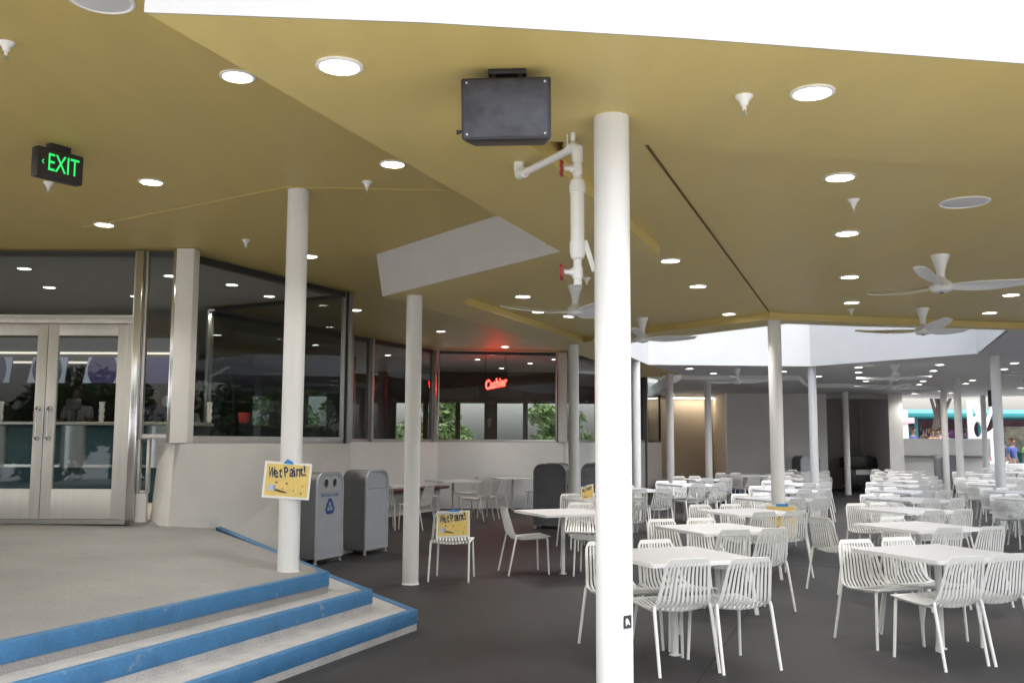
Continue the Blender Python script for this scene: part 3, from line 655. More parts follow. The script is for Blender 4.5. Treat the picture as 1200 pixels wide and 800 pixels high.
for sx in (-1, 1):
    legs_m.append(MB().tube([(sx * .198, .185, .436), (sx * .205, .19, .41), (sx * .222, .205, 0)], [.012, .0128, .0112], 10).mesh('leg', M_chair))
    legs_m.append(MB().tube([(sx * .215, -.205, .462), (sx * .222, -.212, .43), (sx * .232, -.305, 0)], [.012, .0128, .0112], 10).mesh('leg', M_chair))
def make_chair(x, y, head, lb, grp='white slatted chairs on the terrace'):
    t = thing('chair', lb, 'chair', (x, y, 0), R(head - 90), grp)
    return t
proto = make_chair(0, 0, 90, '')
for n, m in [('seat', seat_m), ('backrest', back_m), ('seat_frame', frame_m)] + [('leg', l) for l in legs_m]:
    o = bpy.data.objects.new(n, m); C.objects.link(o); o.parent = proto
first = [True]
def chair(x, y, head, lb, grp='white slatted chairs on the terrace'):
    o = proto if first[0] else copy_tree(proto); first[0] = False
    o.location = (x, y, 0); o.rotation_euler = (0, 0, R(head - 90)); tag(o, lb, 'chair', grp); return o
h = .46
def rsq(h, r, n=5):
    P = []
    for cx, cy, a0 in ((h - r, h - r, 0), (-h + r, h - r, 90), (-h + r, -h + r, 180), (h - r, -h + r, 270)):
        for i in range(n + 1):
            a = R(a0 + 90 * i / n); P.append((cx + r * math.cos(a), cy + r * math.sin(a)))
    return P
top_m = MB().prism(rsq(h - .004, .03), .722, .745).mesh('tabletop', M_ttop, bevel=.003, seg=1)
edge_m = MB().prism(rsq(h, .034), .715, .7425, [rsq(h - .0045, .0295)]).mesh('edge_band', M_tedge)
post_m = MB().lathe([(.045, 0), (.045, .006), (.027, .008), (.027, .70), (.05, .705), (.05, .714)], n=24).box((0, 0, .7095), (.5, .06, .02), R(45)).box((0, 0, .7095), (.06, .5, .018), R(45)).mesh('pedestal', M_chair)
tproto = thing('table', '', 'table'); 
for n, m in (('tabletop', top_m), ('edge_band', edge_m), ('pedestal', post_m)):
    o = bpy.data.objects.new(n, m); C.objects.link(o); o.parent = tproto
tfirst = [True]
def table(x, y, rot, lb, grp='square white tables on the terrace'):
    o = tproto if tfirst[0] else copy_tree(tproto); tfirst[0] = False
    o.location = (x, y, 0); o.rotation_euler = (0, 0, R(rot)); tag(o, lb, 'table', grp); return o
ORD = ['first', 'second', 'third', 'fourth', 'fifth', 'sixth', 'seventh', 'eighth', 'ninth', 'tenth']
rows = {'centre row': ([(1.24, 7.47), (2.05, 9.75), (2.92, 12.08), (4.05, 14.75), (4.95, 17.4), (5.85, 20.0), (6.72, 22.8), (7.5, 25.3), (8.3, 27.8)], 'right of the thick column'),
        'right row': ([(3.36, 7.73), (4.2, 10.1), (5.06, 12.5), (6.05, 14.8), (6.98, 17.1), (7.88, 19.4), (8.8, 21.7), (9.68, 24.0), (10.6, 26.3), (11.4, 28.6)], 'at the lower right'),
        'left row': ([(.63, 11.9), (1.35, 14.55), (2.15, 17.3), (3.55, 19.55), (4.35, 22.3), (5.95, 24.9)], 'behind the thick column'),
        'far right row': ([(8.1, 14.9), (8.95, 17.0), (10.05, 19.9), (10.9, 22.2), (12.35, 23.7), (12.9, 26.6)], 'at the edge'),
        'rear right corner': ([(14.7, 28.3), (15.8, 31.0)], 'by the parapet')}
ROT = 24
def put_chairs(x, y, rot, lbl, skip=(), shift=0):
    for side, nm in ((-1, 'back to us'), (1, 'facing us')):
        for k, lr in ((-1, 'left'), (1, 'right')):
            if (side, k) in skip: continue
            hd = rot + (90 if side < 0 else -90)
            lx = k * .225 + shift * (1 if side < 0 else .3) + random.uniform(-.025, .025); ly = side * (.33 + random.uniform(-.05, .07))
            cx = x + lx * math.cos(R(rot)) - ly * math.sin(R(rot)); cy = y + lx * math.sin(R(rot)) + ly * math.cos(R(rot))
            chair(cx, cy, hd + random.uniform(-4, 4), 'white slatted chair %s, %s one at %s' % (nm, lr, lbl))
for rn, (pts, where) in rows.items():
    for i, (x, y) in enumerate(pts):
        rot = ROT + random.uniform(-2, 2)
        table(x, y, rot, 'square white table, %s from the front in the %s %s' % (ORD[i], rn, where))
        if rn == 'left row' and i == 0: continue
        if rn == 'right row' and i == 1:
            chair(3.62, 10.72, 26, 'white slatted chair turned side-on, pulled out left of second table of right row')
        put_chairs(x, y, rot, '%s table of %s' % (ORD[i], rn), ((1, -1),) if (rn == 'right row' and i == 1) else (), shift=-.10 if (rn == 'right row' and i == 0) else 0)
# loose arrangement at the first left-row table
chair(.20, 12.0, 16, 'white slatted chair seen side-on, alone left of the table before the charcoal bin')
chair(1.0, 11.85, 165, 'white slatted chair facing left, half hidden behind the thick column')
chair(.88, 12.62, 262, 'white slatted chair facing us with a small tilted yellow sign on its back')
sign_chair = chair(-.68, 11.45, 84, 'white slatted chair with a wet paint sign taped to its back', 'white slatted chairs on the terrace')
# group by the far windows
table(-1.25, 20.9, 30, 'white table under the far left windows, nearest the wall corner')
table(.03, 22.6, 12, 'white table farthest back, under the neon window')
table(-2.45, 18.5, 20, 'white table left of the notch column, behind the second grey bin')
for x, y, hd, lb in [(-1.75, 20.2, 15, 'white chair facing right, just right of the notch column under the far windows'),
                     (-1.75, 17.75, 155, 'white chair facing left, overlapping the notch column'),
                     (-.72, 19.7, 155, 'white chair angled left at the far window table, nearer of two'),
                     (-.42, 20.3, 155, 'white chair angled left at the far window table, farther of two'),
                     (-1.05, 21.75, 200, 'white chair behind the far window table, half hidden'),
                     (.55, 22.4, 172, 'white chair at the table under the neon window, beside the charcoal bin'),
                     (-2.35, 17.7, 100, 'white chair left of the notch column, its back to us'),
                     (-2.75, 19.1, 290, 'white chair left of the notch column, facing us behind its table')]:
    chair(x, y, hd, lb)
bn = thing('wall_bench', 'long red-brown bench along the low wall under the far windows', 'bench', (-1, 22, 0))
ub2 = (Vector(CP[1]) - Vector(CP[0])).normalized()
bp_('seat', MB().wallseg(Vector(CP[1]) - ub2 * 3.2, Vector(CP[1]) - ub2 * .3, .50, .56, .4, .32), M_bench, bn, bevel=.01)
bp_('support', MB().wallseg(Vector(CP[1]) - ub2 * 3.1, Vector(CP[1]) - ub2 * .4, 0, .498, .06, .3), M_wallc, bn)

# ------------------------------------------------------------------ litter bins
def bin_(x, y, rz, body_m, front_m, lb, kind, wd=.62, dp=.62, ht=1.18):
    t = thing('litter_bin', lb, 'litter bin', (x, y, 0), rz, 'arched top litter bins')
    def arch(w, h0, h1, r, n=8):
        P = [(-w / 2, h0), (w / 2, h0)]
        for i in range(n + 1): a = R(90 * i / n); P.append((w / 2 - r + r * math.cos(a), h1 - r + r * math.sin(a)))
        for i in range(n + 1): a = R(90 + 90 * i / n); P.append((-w / 2 + r + r * math.cos(a), h1 - r + r * math.sin(a)))
        return P
    r_ = .17
    MB().prism(arch(wd - .03, .07, ht - .012, r_ - .01), 0, dp - .06).xf(Matrix.Translation((0, dp - .03, 0)) @ UP).build('body', body_m, t, angle=30)
    for yy in (.0, dp - .028):
        MB().prism(arch(wd, .06, ht, r_), 0, .028, [arch(wd - .07, .095, ht - .035, r_ - .035)]).xf(Matrix.Translation((0, yy + .028, 0)) @ UP).build('rim', front_m, t, bevel=.004, seg=1)
    fp = MB().prism(arch(wd - .072, .097, ht - .27, .005, 1), 0, .012).xf(Matrix.Translation((0, .024, 0)) @ UP).build('front_panel', front_m, t)
    if kind == 'recycle':
        MB().prism(arch(wd - .072, ht - .265, ht - .037, r_ - .036), 0, .012, [disc(-.10, ht - .145, .052, .06), disc(.10, ht - .145, .052, .06)]).xf(Matrix.Translation((0, .024, 0)) @ UP).build('opening_panel', front_m, t)
        for sx in (-1, 1):
            MB().prism(disc(sx * .10, ht - .145, .063, .072), 0, .006, [disc(sx * .10, ht - .145, .051, .059)]).xf(Matrix.Translation((0, .0115, 0)) @ UP).build('hole_ring', M_steel, t)
            MB().prism(disc(sx * .10, ht - .145, .0515, .0595), 0, .003).xf(Matrix.Translation((0, .0285, 0)) @ UP).build('hole', M_black, t)
        text('lettering', 'BOTTLES & CANS', .055, M_logo, t, Matrix.Translation((0, .0112, ht - .305)) @ UP, .0006, sx=.92, bold=.001)
        lg = MB()
        for k in range(3):
            q = band([(-.062, .012), (-.022, .083), (.022, .083), (.046, .041)], -.019, .019, 0, .0012)
            q.prism([(.014, .022), (.062, -.008), (.083, .052)], 0, .0012)
            q.xf(Matrix.Rotation(R(120 * k), 4, 'Z')); lg.add(q.v, q.f)
        lg.xf(Matrix.Translation((0, .0115, .72)) @ UP @ Matrix.Diagonal((1.05, 1.1, 1, 1)))
        lg.build('recycling_symbol', M_logo, t, smooth=False)
        text('symbol_letter', 'R', .075, M_logo, t, Matrix.Translation((.0, .0112, .715)) @ UP, .0006)
    else:
        MB().prism(arch(wd - .08, ht - .262, ht - .041, r_ - .04), 0, .010).xf(Matrix.Translation((0, .028, 0)) @ UP).build('swing_flap', front_m, t)
    MB().box((wd / 2 - .012, dp * .3, ht - .42), (.012, .04, .07)).build('lock_plate', M_black, t)
    for sx in (-1, 1):
        for yy in (.03, dp - .03):
            MB().lathe([(.03, 0), (.03, .012), (.018, .02), (.018, .07)], (sx * (wd / 2 - .03), yy, 0), 12).build('foot', M_alu, t)
    return t
bin_(-2.38, 12.86, R(67), M_bin, M_binf, 'grey recycling bin with two round holes and blue arrows symbol', 'recycle')
bin_(-1.91, 13.95, R(67), M_bin, M_binf, 'grey litter bin with swing flap right behind the recycling bin', 'flap')
bin_(.70, 17.9, R(-16), M_bindk, M_bindk, 'charcoal litter bin beside the column left of the thick column', 'flap')
bin_(1.65, 18.6, R(-16), M_bindk, M_bindk, 'charcoal litter bin half hidden behind the thick near column', 'flap', wd=.66)
bin_(9.15, 29.7, R(10), M_bindk, M_binf, 'small grey bin standing against the pale rear wall', 'flap', wd=.66)
bin_(14.6, 32.2, R(-4), M_bin, M_bin, 'grey bin standing in front of the white parapet', 'flap', wd=.74)
t = thing('service_cart', 'black covered cart parked inside the dark alcove', 'cart', (11.5, 32.2, 0))
MB().prism([(-.55, 0), (.55, 0), (.5, .35), (.3, .42), (-.4, .40), (-.52, .33)], -.3, .3).xf(Matrix.Translation((0, 0, .75)) @ UP).build('cover', M_black, t, bevel=.04)
MB().box((0, 0, .45), (.9, .5, .5)).build('body', M_dark, t, bevel=.02)
MB().box((.05, -.31, .62), (.5, .02, .16)).build('panel', M_white, t)
for sx in (-1, 1):
    for sy in (-1, 1): MB().lathe([(.07, -.02), (.07, .02)], (sx * .38, sy * .2, .07), 14, Matrix.Rotation(R(90), 3, 'X')).tube([(sx * .38, sy * .2, .07), (sx * .38, sy * .2, .22)], .02, 8).build('wheel', M_dark, t)

# ------------------------------------------------------------------ wet paint signs
def wet_sign(loc, rot, lb, w=.385, hh=.30, bend=0):
    t = thing('paint_sign', lb, 'sign', loc, 0, 'yellow wet paint signs'); t.rotation_euler = rot
    MB().prism([(-w / 2, -hh / 2), (w / 2, -hh / 2), (w / 2, hh / 2), (-w / 2, hh / 2)], -.0015, .0015).xf(UP).build('paper', M_paper, t, smooth=False)
    b_ = .018
    MB().prism([(-w / 2 + b_, -hh / 2 + b_), (w / 2 - b_, -hh / 2 + b_), (w / 2 - b_, hh / 2 - b_), (-w / 2 + b_, hh / 2 - b_)], .0017, .0024).xf(UP).build('yellow_panel', M_ysign, t, smooth=False)
    ch = 'Wet Paint!'; hs_ = [.115, .085, .10, 0, .105, .088, .10, .084, .10, .115]; ws = [.058, .038, .030, .016, .040, .040, .018, .040, .030, .016]
    rt = [-9, 5, -4, 0, 4, -6, 5, -4, 6, 4]; x_ = -w * .41; sc = w * .80 / (sum(ws) + .004 * 9)
    for i, c_ in enumerate(ch):
        wd_ = ws[i] * sc
        if c_ != ' ':
            cxx = x_ + wd_ / 2; y_ = .032 + .13 * cxx + (.0 if c_ in 'WP' else -.004)
            cu = bpy.data.curves.new('c', 'FONT'); cu.body = c_; cu.extrude = .0002; cu.offset = .016; cu.align_x = 'CENTER'
            to = bpy.data.objects.new('c', cu); C.objects.link(to); me0 = bpy.data.meshes.new_from_object(to.evaluated_get(bpy.context.evaluated_depsgraph_get()))
            bpy.data.objects.remove(to); bpy.data.curves.remove(cu)
            X = [v.co.x for v in me0.vertices]; Yv = [v.co.y for v in me0.vertices]; fx = wd_ / (max(X) - min(X)); fy = hs_[i] * .78 / (max(Yv) - min(Yv))
            for nm, mm, z_, g_ in (('letter_shade', M_inkgrey, .0028, 1), ('letter', M_ink, .0034, 0)):
                me = me0.copy(); me.materials.clear(); me.materials.append(mm)
                me.transform(UP @ Matrix.Translation((cxx + .0035 * g_, y_ - .0045 * g_, z_)) @ Matrix.Rotation(R(rt[i] + 7), 4, 'Z') @ Matrix.Diagonal((fx * (1 + .1 * g_), fy, 1, 1)) @ Matrix.Translation((-(max(X) + min(X)) / 2, -min(Yv), 0)))
                o = bpy.data.objects.new(nm, me); C.objects.link(o); o.parent = t
        x_ += wd_ + .004 * sc
    pd = MB().prism([(-.10, -.088), (-.05, -.10), (.0, -.105), (.01, -.098), (-.02, -.088), (-.06, -.078), (-.09, -.074)], .0026, .0032).xf(UP); pd.build('puddle', M_brown, t, smooth=False)
    tn = MB().prism([(-.150, -.082), (-.142, -.036), (-.10, -.040), (-.096, -.078), (-.105, -.088), (-.14, -.09)], .0026, .0034).xf(UP).build('paint_tin', M_tin, t, smooth=False)
    MB().prism(disc(-.098, -.06, .012, .022, 16), .0036, .0042).xf(UP).build('tin_mouth', M_inkgrey, tn, smooth=False)
    sp = MB()
    for cx, cz, r_ in ((-.13, .09, .008), (-.085, -.02, .009), (.0, -.025, .009), (.07, .09, .007), (-.03, -.07, .006), (.12, -.1, .007), (.06, -.08, .006), (.13, -.04, .006)):
        P = [(cx + r_ * (1 + .4 * math.sin(5 * a_ + cx * 90)) * math.cos(a_), cz + r_ * (1 + .4 * math.sin(5 * a_ + cx * 90)) * math.sin(a_)) for a_ in [2 * PI * i / 20 for i in range(20)]]
        sp.prism(P, .0026, .0032)
    sp.xf(UP).build('splatters', M_brown, t, smooth=False)
    return t
t = wet_sign((-1.866, 8.098, 1.262), (0, R(4.2), R(10)), 'wet paint sign with torn blue tape taped to the landing column')
P = [(-.042, .138), (.042, .134), (.036, .15), (.02, .163), (-.002, .168), (-.012, .182), (-.018, .168), (-.034, .155)]
MB().prism(P, .0026, .0036).xf(UP).build('tape', M_tape, t, smooth=False)
t = wet_sign((-.66, 11.115, .655), (R(-14), R(-2.5), R(-6)), 'wet paint sign taped to the back of a chair')
MB().prism([(-.075, .125), (.07, .128), (.07, .162), (-.075, .158)], .0026, .0036).xf(UP).build('tape', M_tape, t, smooth=False)
t = wet_sign((1.01, 12.965, .92), (R(-8), R(-12), R(-50)), 'small wet paint sign seen obliquely on a chair left of the thick column'); t.scale = (.62, .62, .62)
MB().prism([(-.14, .125), (-.03, .128), (-.03, .162), (-.14, .158)], .0026, .0036).xf(UP).build('tape', M_tape, t, smooth=False)
t = wet_sign((3.60, 13.045, .55), (0, 0, 0), 'wet paint sign low on the kinked-corner column behind the tables', w=.42, hh=.42)
MB().prism([(-.06, .19), (.1, .19), (.1, .225), (-.06, .225)], .0026, .0036).xf(UP).build('tape', M_tape, t, smooth=False)

# ------------------------------------------------------------------ neon sign
t = thing('neon_sign', 'red glowing neon script sign hanging behind the far window', 'neon sign', (-.41, 23.95, 3.0), 0)
text('letters', 'Cashier', .31, M_neon, t, Matrix.Rotation(R(-11), 4, 'Y') @ UP, .015, shear=.35, bold=.008, sx=.56)
MB().tube([(-.25, .03, .14), (-.25, .03, .72)], .006, 6).tube([(.25, .03, .06), (.25, .03, .72)], .006, 6).build('hanger', M_dark, t)
# ------------------------------------------------------------------ interior furniture seen through the glass
t = thing('service_counter', 'long teal service counter with rounded steel corners behind the glass doors', 'counter', (-7.4, 14.4, .69))
MB().box((0, 0, .55), (5.6, .7, 1.1)).build('front', M_teal, t, bevel=.03)
MB().box((0, -.02, 1.13), (5.7, .85, .05)).build('worktop', M_alu, t, bevel=.01)
for x in (-1.4, -.1, 1.05, 2.3): MB().lathe([(.2, 0), (.2, .6)], (x, -.28, .5), 20).build('corner_post', mat('counter_steel', (.35, .38, .42), .3, .6), t)
MB().box((0, -.36, .52), (5.4, .03, .04)).build('rail', M_steel, t)
t = thing('bulkhead', 'dark interior bulkhead with thin lit slots above the service counter', 'bulkhead', (-8.0, 15.9, .69))
MB().box((0, 0, 2.35), (5.4, .8, .5)).build('box', M_room, t)
M_slot = mat('lit_slot', (1, .9, .75), .5, emit=.35)
for i, zz in enumerate((2.28, 2.12)): MB().box((0, -.43 - .1 * i, zz), (5.4, .05, .03)).build('light_slot', M_slot, t)
for i in range(4):
    x = -8.1 + i * .86
    t = thing('menu_board', 'purple menu board with pale side curves hanging over the counter, %s from the left' % ORD[i], 'menu board', (x, 15.0, 2.66), 0, 'purple menu boards')
    MB().prism([(-.29, -.2), (.29, -.2), (.33, .2), (-.21, .2)], 0, .03).xf(UP).build('panel', M_purple, t, smooth=False)
    for sx in (-1, 1):
        P = [(sx * (.19 + .05 * (1 - (q / 5 - 1) ** 2)), -.2 + .04 * q) for q in range(11)] + [(.29, -.2), (.33, .2)][::-1] if sx > 0 else [(-.15 - .07 * (1 - (q / 5 - 1) ** 2) - .0, .2 - .04 * q) for q in range(11)] + [(-.29, -.2), (-.21, .2)]
        MB().prism(P, .031, .036).xf(UP).build('side_curve', M_swoosh, t, smooth=False)
random.seed(3)
for i in range(11):
    x = -8.6 + i * .52 + random.uniform(-.1, .1); k = i % 3
    t = thing('counter_item', ['small red condiment tub on the counter', 'dark till screen on the counter', 'pale stack of cups on the counter'][k] + ', %s item from the left' % (ORD + ['last'])[i], ['tub', 'till', 'cups'][k], (x, 14.35, 1.845))
    if k == 0: MB().lathe([(.07, 0), (.09, .14), (.085, .15), (.01, .15)], n=14).build('tub', M_red, t)
    elif k == 1: MB().box((0, 0, .1), (.08, .08, .2)).box((0, -.03, .26), (.22, .04, .16), M=Matrix.Rotation(R(-12), 3, 'X')).build('screen', M_black, t, bevel=.01)
    else: MB().lathe([(.03, 0), (.045, .1), (.03, .1), (.045, .2), (.03, .2), (.045, .3)], n=12).build('cups', M_white, t)

# ------------------------------------------------------------------ people
def skin(name, V, E, m, parent, lvl=1):
    me = bpy.data.meshes.new(name); me.from_pydata([v[:3] for v in V], E, []); me.materials.append(m)
    o = bpy.data.objects.new(name, me); C.objects.link(o); o.parent = parent
    sm = o.modifiers.new('skin', 'SKIN'); sm.use_smooth_shade = True
    for i, v in enumerate(V): me.skin_vertices[0].data[i].radius = (v[3], v[4] if len(v) > 4 else v[3])
    me.skin_vertices[0].data[0].use_root = True
    ss = o.modifiers.new('sub', 'SUBSURF'); ss.levels = lvl; ss.render_levels = lvl; return o
def person(loc, rz, lb, shirt, trousers, hair, skinm, pose='stand', s=1.0, grp=None, longhair=False):
    t = thing('person', lb, 'person', loc, rz, grp); t.scale = (s, s, s)
    sit = pose == 'sit'; hz = .50 if sit else .93
    V = [(0, 0, hz, .12, .095), (0, .01, hz + .2, .125, .09), (0, 0, hz + .42, .145, .10), (0, -.005, hz + .54, .06), (0, -.02, hz + .62, .055), (0, -.03, hz + .70, .085, .095), (0, -.025, hz + .79, .07, .085), (0, -.115, hz + .69, .016)]
    E = [(0, 1), (1, 2), (2, 3), (3, 4), (4, 5), (5, 6), (5, 7)]
    sh = []; tr = []
    for sx in (-1, 1):
        k = len(V)
        if sit: arm = [(sx * .19, 0, hz + .45, .058), (sx * .235, -.05, hz + .2, .046), (sx * .17, -.27, hz + .14, .036), (sx * .14, -.35, hz + .15, .034)]
        elif pose == 'reach': arm = [(sx * .19, 0, hz + .45, .058), (sx * .23, -.08, hz + .2, .046), (sx * .18, -.30, hz + .24, .036), (sx * .16, -.39, hz + .26, .034)]
        else: arm = [(sx * .19, 0, hz + .45, .058), (sx * .23, .03, hz + .18, .046), (sx * .225, -.05, hz - .07, .036), (sx * .22, -.07, hz - .16, .034)]
        V += arm; E += [(2, k), (k, k + 1), (k + 1, k + 2), (k + 2, k + 3)]; sh.append((arm[0], arm[1]))
        k = len(V)
        if sit: leg = [(sx * .1, -.02, hz - .02, .085), (sx * .12, -.42, hz, .062), (sx * .12, -.43, .08, .042), (sx * .12, -.55, .035, .035)]
        elif pose == 'walk': leg = [(sx * .09, 0, hz - .1, .085), (sx * .10, -.06 - sx * .1, .48, .06), (sx * .10, .02 - sx * .2, .08, .042), (sx * .11, -.1 - sx * .2, .035, .035)]
        else: leg = [(sx * .09, 0, hz - .1, .085), (sx * .10, -.02, .48, .06), (sx * .10, .02, .08, .042), (sx * .12, -.11, .035, .035)]
        V += leg; E += [(0, k), (k, k + 1), (k + 1, k + 2), (k + 2, k + 3)]; tr.append(leg)
    skin('body', V, E, skinm, t)
    SV = [(0, 0, hz, .14, .115), (0, .01, hz + .2, .145, .11), (0, 0, hz + .41, .165, .118), (0, 0, hz + .50, .085)]; SE = [(0, 1), (1, 2), (2, 3)]
    for a, b_ in sh:
        k = len(SV); SV += [(a[0], a[1], a[2], .074), (a[0] * .3 + b_[0] * .7, a[1] * .3 + b_[1] * .7, a[2] * .3 + b_[2] * .7, .064)]; SE += [(2, k), (k, k + 1)]
    skin('shirt', SV, SE, shirt, t)
    TV = [(0, 0, hz - .01, .142, .118)]; TE = []
    for leg in tr:
        k = len(TV); TV += [(leg[0][0], leg[0][1], leg[0][2], .1), (leg[1][0], leg[1][1], leg[1][2], .078), (leg[2][0], leg[2][1], leg[2][2] + .04, .06)]; TE += [(0, k), (k, k + 1), (k + 1, k + 2)]
    skin('trousers', TV, TE, trousers, t)
    HV = [(0, .0, hz + .76, .092, .1), (0, -.005, hz + .83, .07, .085), (0, .045, hz + .68, .075, .05)]; HE = [(0, 1), (0, 2)]
    if longhair: HV.append((0, .06, hz + .5, .07, .04)); HE.append((2, 3))
    skin('hair', HV, HE, hair, t)
    for sx in (-1, 1): MB().lathe([(.001, -.008), (.011, 0), (.001, .008)], (sx * .035, -.122, hz + .72), 8).build('eye', M_black, t)
    return t
def flat(n, c): return mat(n, c, .75, var=.12, scale=8)
P_br, P_wh, P_bl, P_pk, P_or, P_gn, P_nv, P_gr = flat('cloth_brown', (.12, .06, .05)), flat('cloth_white', (.7, .7, .68)), flat('cloth_blue', (.05, .08, .28)), flat('cloth_pink', (.6, .2, .32)), flat('cloth_orange', (.7, .3, .06)), flat('cloth_green', (.15, .4, .08)), flat('cloth_navy', (.03, .035, .08)), flat('cloth_grey', (.25, .25, .27))
H_dk, H_br, H_bl = flat('hair_dark', (.015, .012, .01)), flat('hair_brown', (.07, .035, .02)), flat('hair_ginger', (.15, .065, .03))
PG = 'people beyond the terrace'
person((15.72, 36.9, .42), R(100), 'person in a brown top behind the left end of the parapet', P_br, P_nv, H_dk, M_skin, 'stand', 1, PG)
person((16.3, 37.6, .42), R(20), 'person in an orange top behind the parapet, beside the one in brown', P_or, P_gr, H_bl, M_skin, 'stand', .95, PG)
person((17.3, 39.0, .42), R(60), 'person in a green top behind the parapet between two columns', P_gn, P_nv, H_br, M_skin, 'stand', 1, PG)
person((17.45, 37.4, .42), R(150), 'person in navy behind the parapet, nearest the grey column', P_nv, P_nv, H_dk, M_skin2, 'stand', 1, PG)
person((18.9, 36.6, 0), R(30), 'ginger haired person in blue walking at the right edge', P_bl, P_nv, H_bl, M_skin, 'walk', 1, PG)
person((18.05, 36.9, 0), R(-60), 'person in pink near the right-edge column', P_pk, P_wh, H_br, M_skin, 'walk', .8, PG, True)
person((17.75, 37.6, 0), R(20), 'person in white beside the right-edge column', P_wh, P_pk, H_bl, M_skin, 'walk', .9, PG)
person((16.9, 38.4, .42), R(-20), 'person in a pink top behind the parapet, right of the orange one', P_pk, P_wh, H_br, M_skin, 'stand', .96, PG, True)
person((18.6, 40.0, .42), R(10), 'person in a grey top behind the parapet near the screen', P_gr, P_nv, H_dk, M_skin, 'stand', 1, PG)
person((19.9, 41, 0), R(0), 'person in a brown top walking between the screen and the right edge', P_br, P_bl, H_dk, M_skin, 'walk', 1, PG)
person((21.3, 43.5, 0), R(35), 'person in orange walking farther off near the right edge', P_or, P_wh, H_br, M_skin, 'walk', 1, PG)
person((20.6, 38.6, 0), R(-40), 'person in a green top walking just inside the right frame edge', P_gn, P_nv, H_br, M_skin2, 'walk', 1, PG)
person((19.4, 38.3, 0), R(170), 'person in a navy top with pale trousers beyond the right-edge column', P_nv, P_wh, H_dk, M_skin, 'stand', 1, PG)
person((16.0, 38.6, .42), R(40), 'person in a blue top standing behind the one in brown', P_bl, P_gr, H_br, M_skin, 'stand', 1, PG)
person((16.6, 36.9, .42), R(-80), 'person in white leaning at the parapet between the slim columns', P_wh, P_nv, H_dk, M_skin2, 'stand', .93, PG)
person((22.5, 46, .1), R(0), 'distant person in black standing under the teal canopy', P_nv, P_nv, H_dk, M_skin, 'stand', 1.05, PG)
person((21.0, 47, .1), R(0), 'distant person in grey under the teal canopy, left of the one in black', P_gr, P_bl, H_br, M_skin, 'stand', 1, PG)
person((-7.0, 15.6, .69), R(0), 'person in a pale shirt serving behind the counter', P_gr, P_nv, H_dk, M_skin2, 'reach', 1, 'counter staff')
person((-5.75, 15.7, .69), R(-15), 'person in dark clothes behind the counter by the right door', P_nv, P_nv, H_dk, M_skin2, 'reach', 1, 'counter staff')
person((-5.7, 16.9, .69), R(20), 'person in a pale shirt deep inside, seen through the side window', P_wh, P_nv, H_dk, M_skin2, 'stand', .95, 'counter staff')

# ------------------------------------------------------------------ beyond the terrace
t = thing('shop_pavilion', 'pavilion with a broad teal canopy roof beyond the crowd', 'building', (26, 52, 0))
MB().prism([(-9.5, -4), (14, -5), (14, 6), (-9.5, 6)], 2.85, 3.05).build('canopy_edge', M_tealroof, t, bevel=.03)
vs = [(-9.3, -3.8, 3.05), (13.8, -4.8, 3.05), (13.8, 5.8, 3.05), (-9.3, 5.8, 3.05), (-6, 1, 3.4), (12, 1, 3.4)]
MB().add(vs, [(0, 1, 5, 4), (1, 2, 5), (2, 3, 4, 5), (3, 0, 4), (0, 3, 2, 1)]).build('canopy_roof', M_tealroof, t, smooth=False)
MB().prism([(-9, 2), (13.5, 2), (13.5, 5.5), (-9, 5.5)], 0, 2.84).build('shop_wall', M_shop, t, smooth=False)
for i, x in enumerate((-8.8, -5.6, -2.4, .8, 4.0, 7.2, 10.4)): MB().lathe([(.14, 0), (.09, .1), (.09, 2.84)], (x, -3.2, 0), 12).build('post', M_tealroof, t)
cols_ = [(.6, .25, .05), (.05, .3, .3), (.3, .08, .3), (.55, .5, .4), (.45, .05, .06), (.05, .25, .35), (.5, .45, .3)]
for i, c_ in enumerate(cols_):
    x = -7.6 + i * 3.1
    MB().box((x, 1.94, 1.5 + .2 * (i % 2)), (1.9, .1, 1.6)).build('display', mat('display_%s' % 'abcdefg'[i], c_, .6, var=.5, scale=2.5), t)
for i in range(7): MB().box((-7.5 + 3.1 * i, -.6, .55), (1.8, .7, 1.1)).build('stall', mat('stall_%s' % 'abcdefg'[i], [(.03, .3, .32), (.3, .1, .35), (.05, .35, .36)][i % 3], .6), t, bevel=.03)
# white screen with oval holes
t = thing('sculptural_screen', 'white leaning screen with oval cutouts at the terrace edge', 'screen', (17.85, 36.9, 0), R(-12))
out = [(-.42, .9), (.72, .9), (.42, 1.75), (.62, 2.25), (.25, 1.95), (.08, 2.75), (-.05, 3.22), (-.42, 3.22)]
MB().prism(out, -.1, .1, [disc(.0, 1.35, .22, .32, 18), disc(-.08, 2.1, .15, .3, 18), disc(-.18, 2.78, .09, .22, 18)]).xf(UP).build('panel', M_white, t, bevel=.02, seg=1)
MB().box((.1, .05, .45), (1.2, .5, .9)).build('plinth', M_white, t, bevel=.02)
t = thing('branching_post', 'white branching post standing beside the leaning screen', 'post', (19.3, 39.5, 0))
MB().tube([(0, 0, 0), (0, 0, 2.2), (.5, 0, 3.3)], [.1, .09, .06], 10).tube([(0, 0, 2.1), (-.45, 0, 3.2)], [.08, .05], 10).build('trunk', M_white, t)
t = thing('kiosk_tower', 'small white kiosk tower with pink band behind the parapet', 'kiosk', (17.0, 43, 0))
MB().box((0, 0, 1.5), (.9, .9, 3.0)).build('body', M_white, t, bevel=.03); MB().box((0, 0, 2.55), (1.3, 1.3, .25)).build('band', mat('kiosk_pink', (.6, .35, .42), .6), t, bevel=.03)
MB().box((.0, -.46, 1.9), (.4, .03, .7)).build('window', mat('kiosk_window', (.2, .25, .3), .2), t)

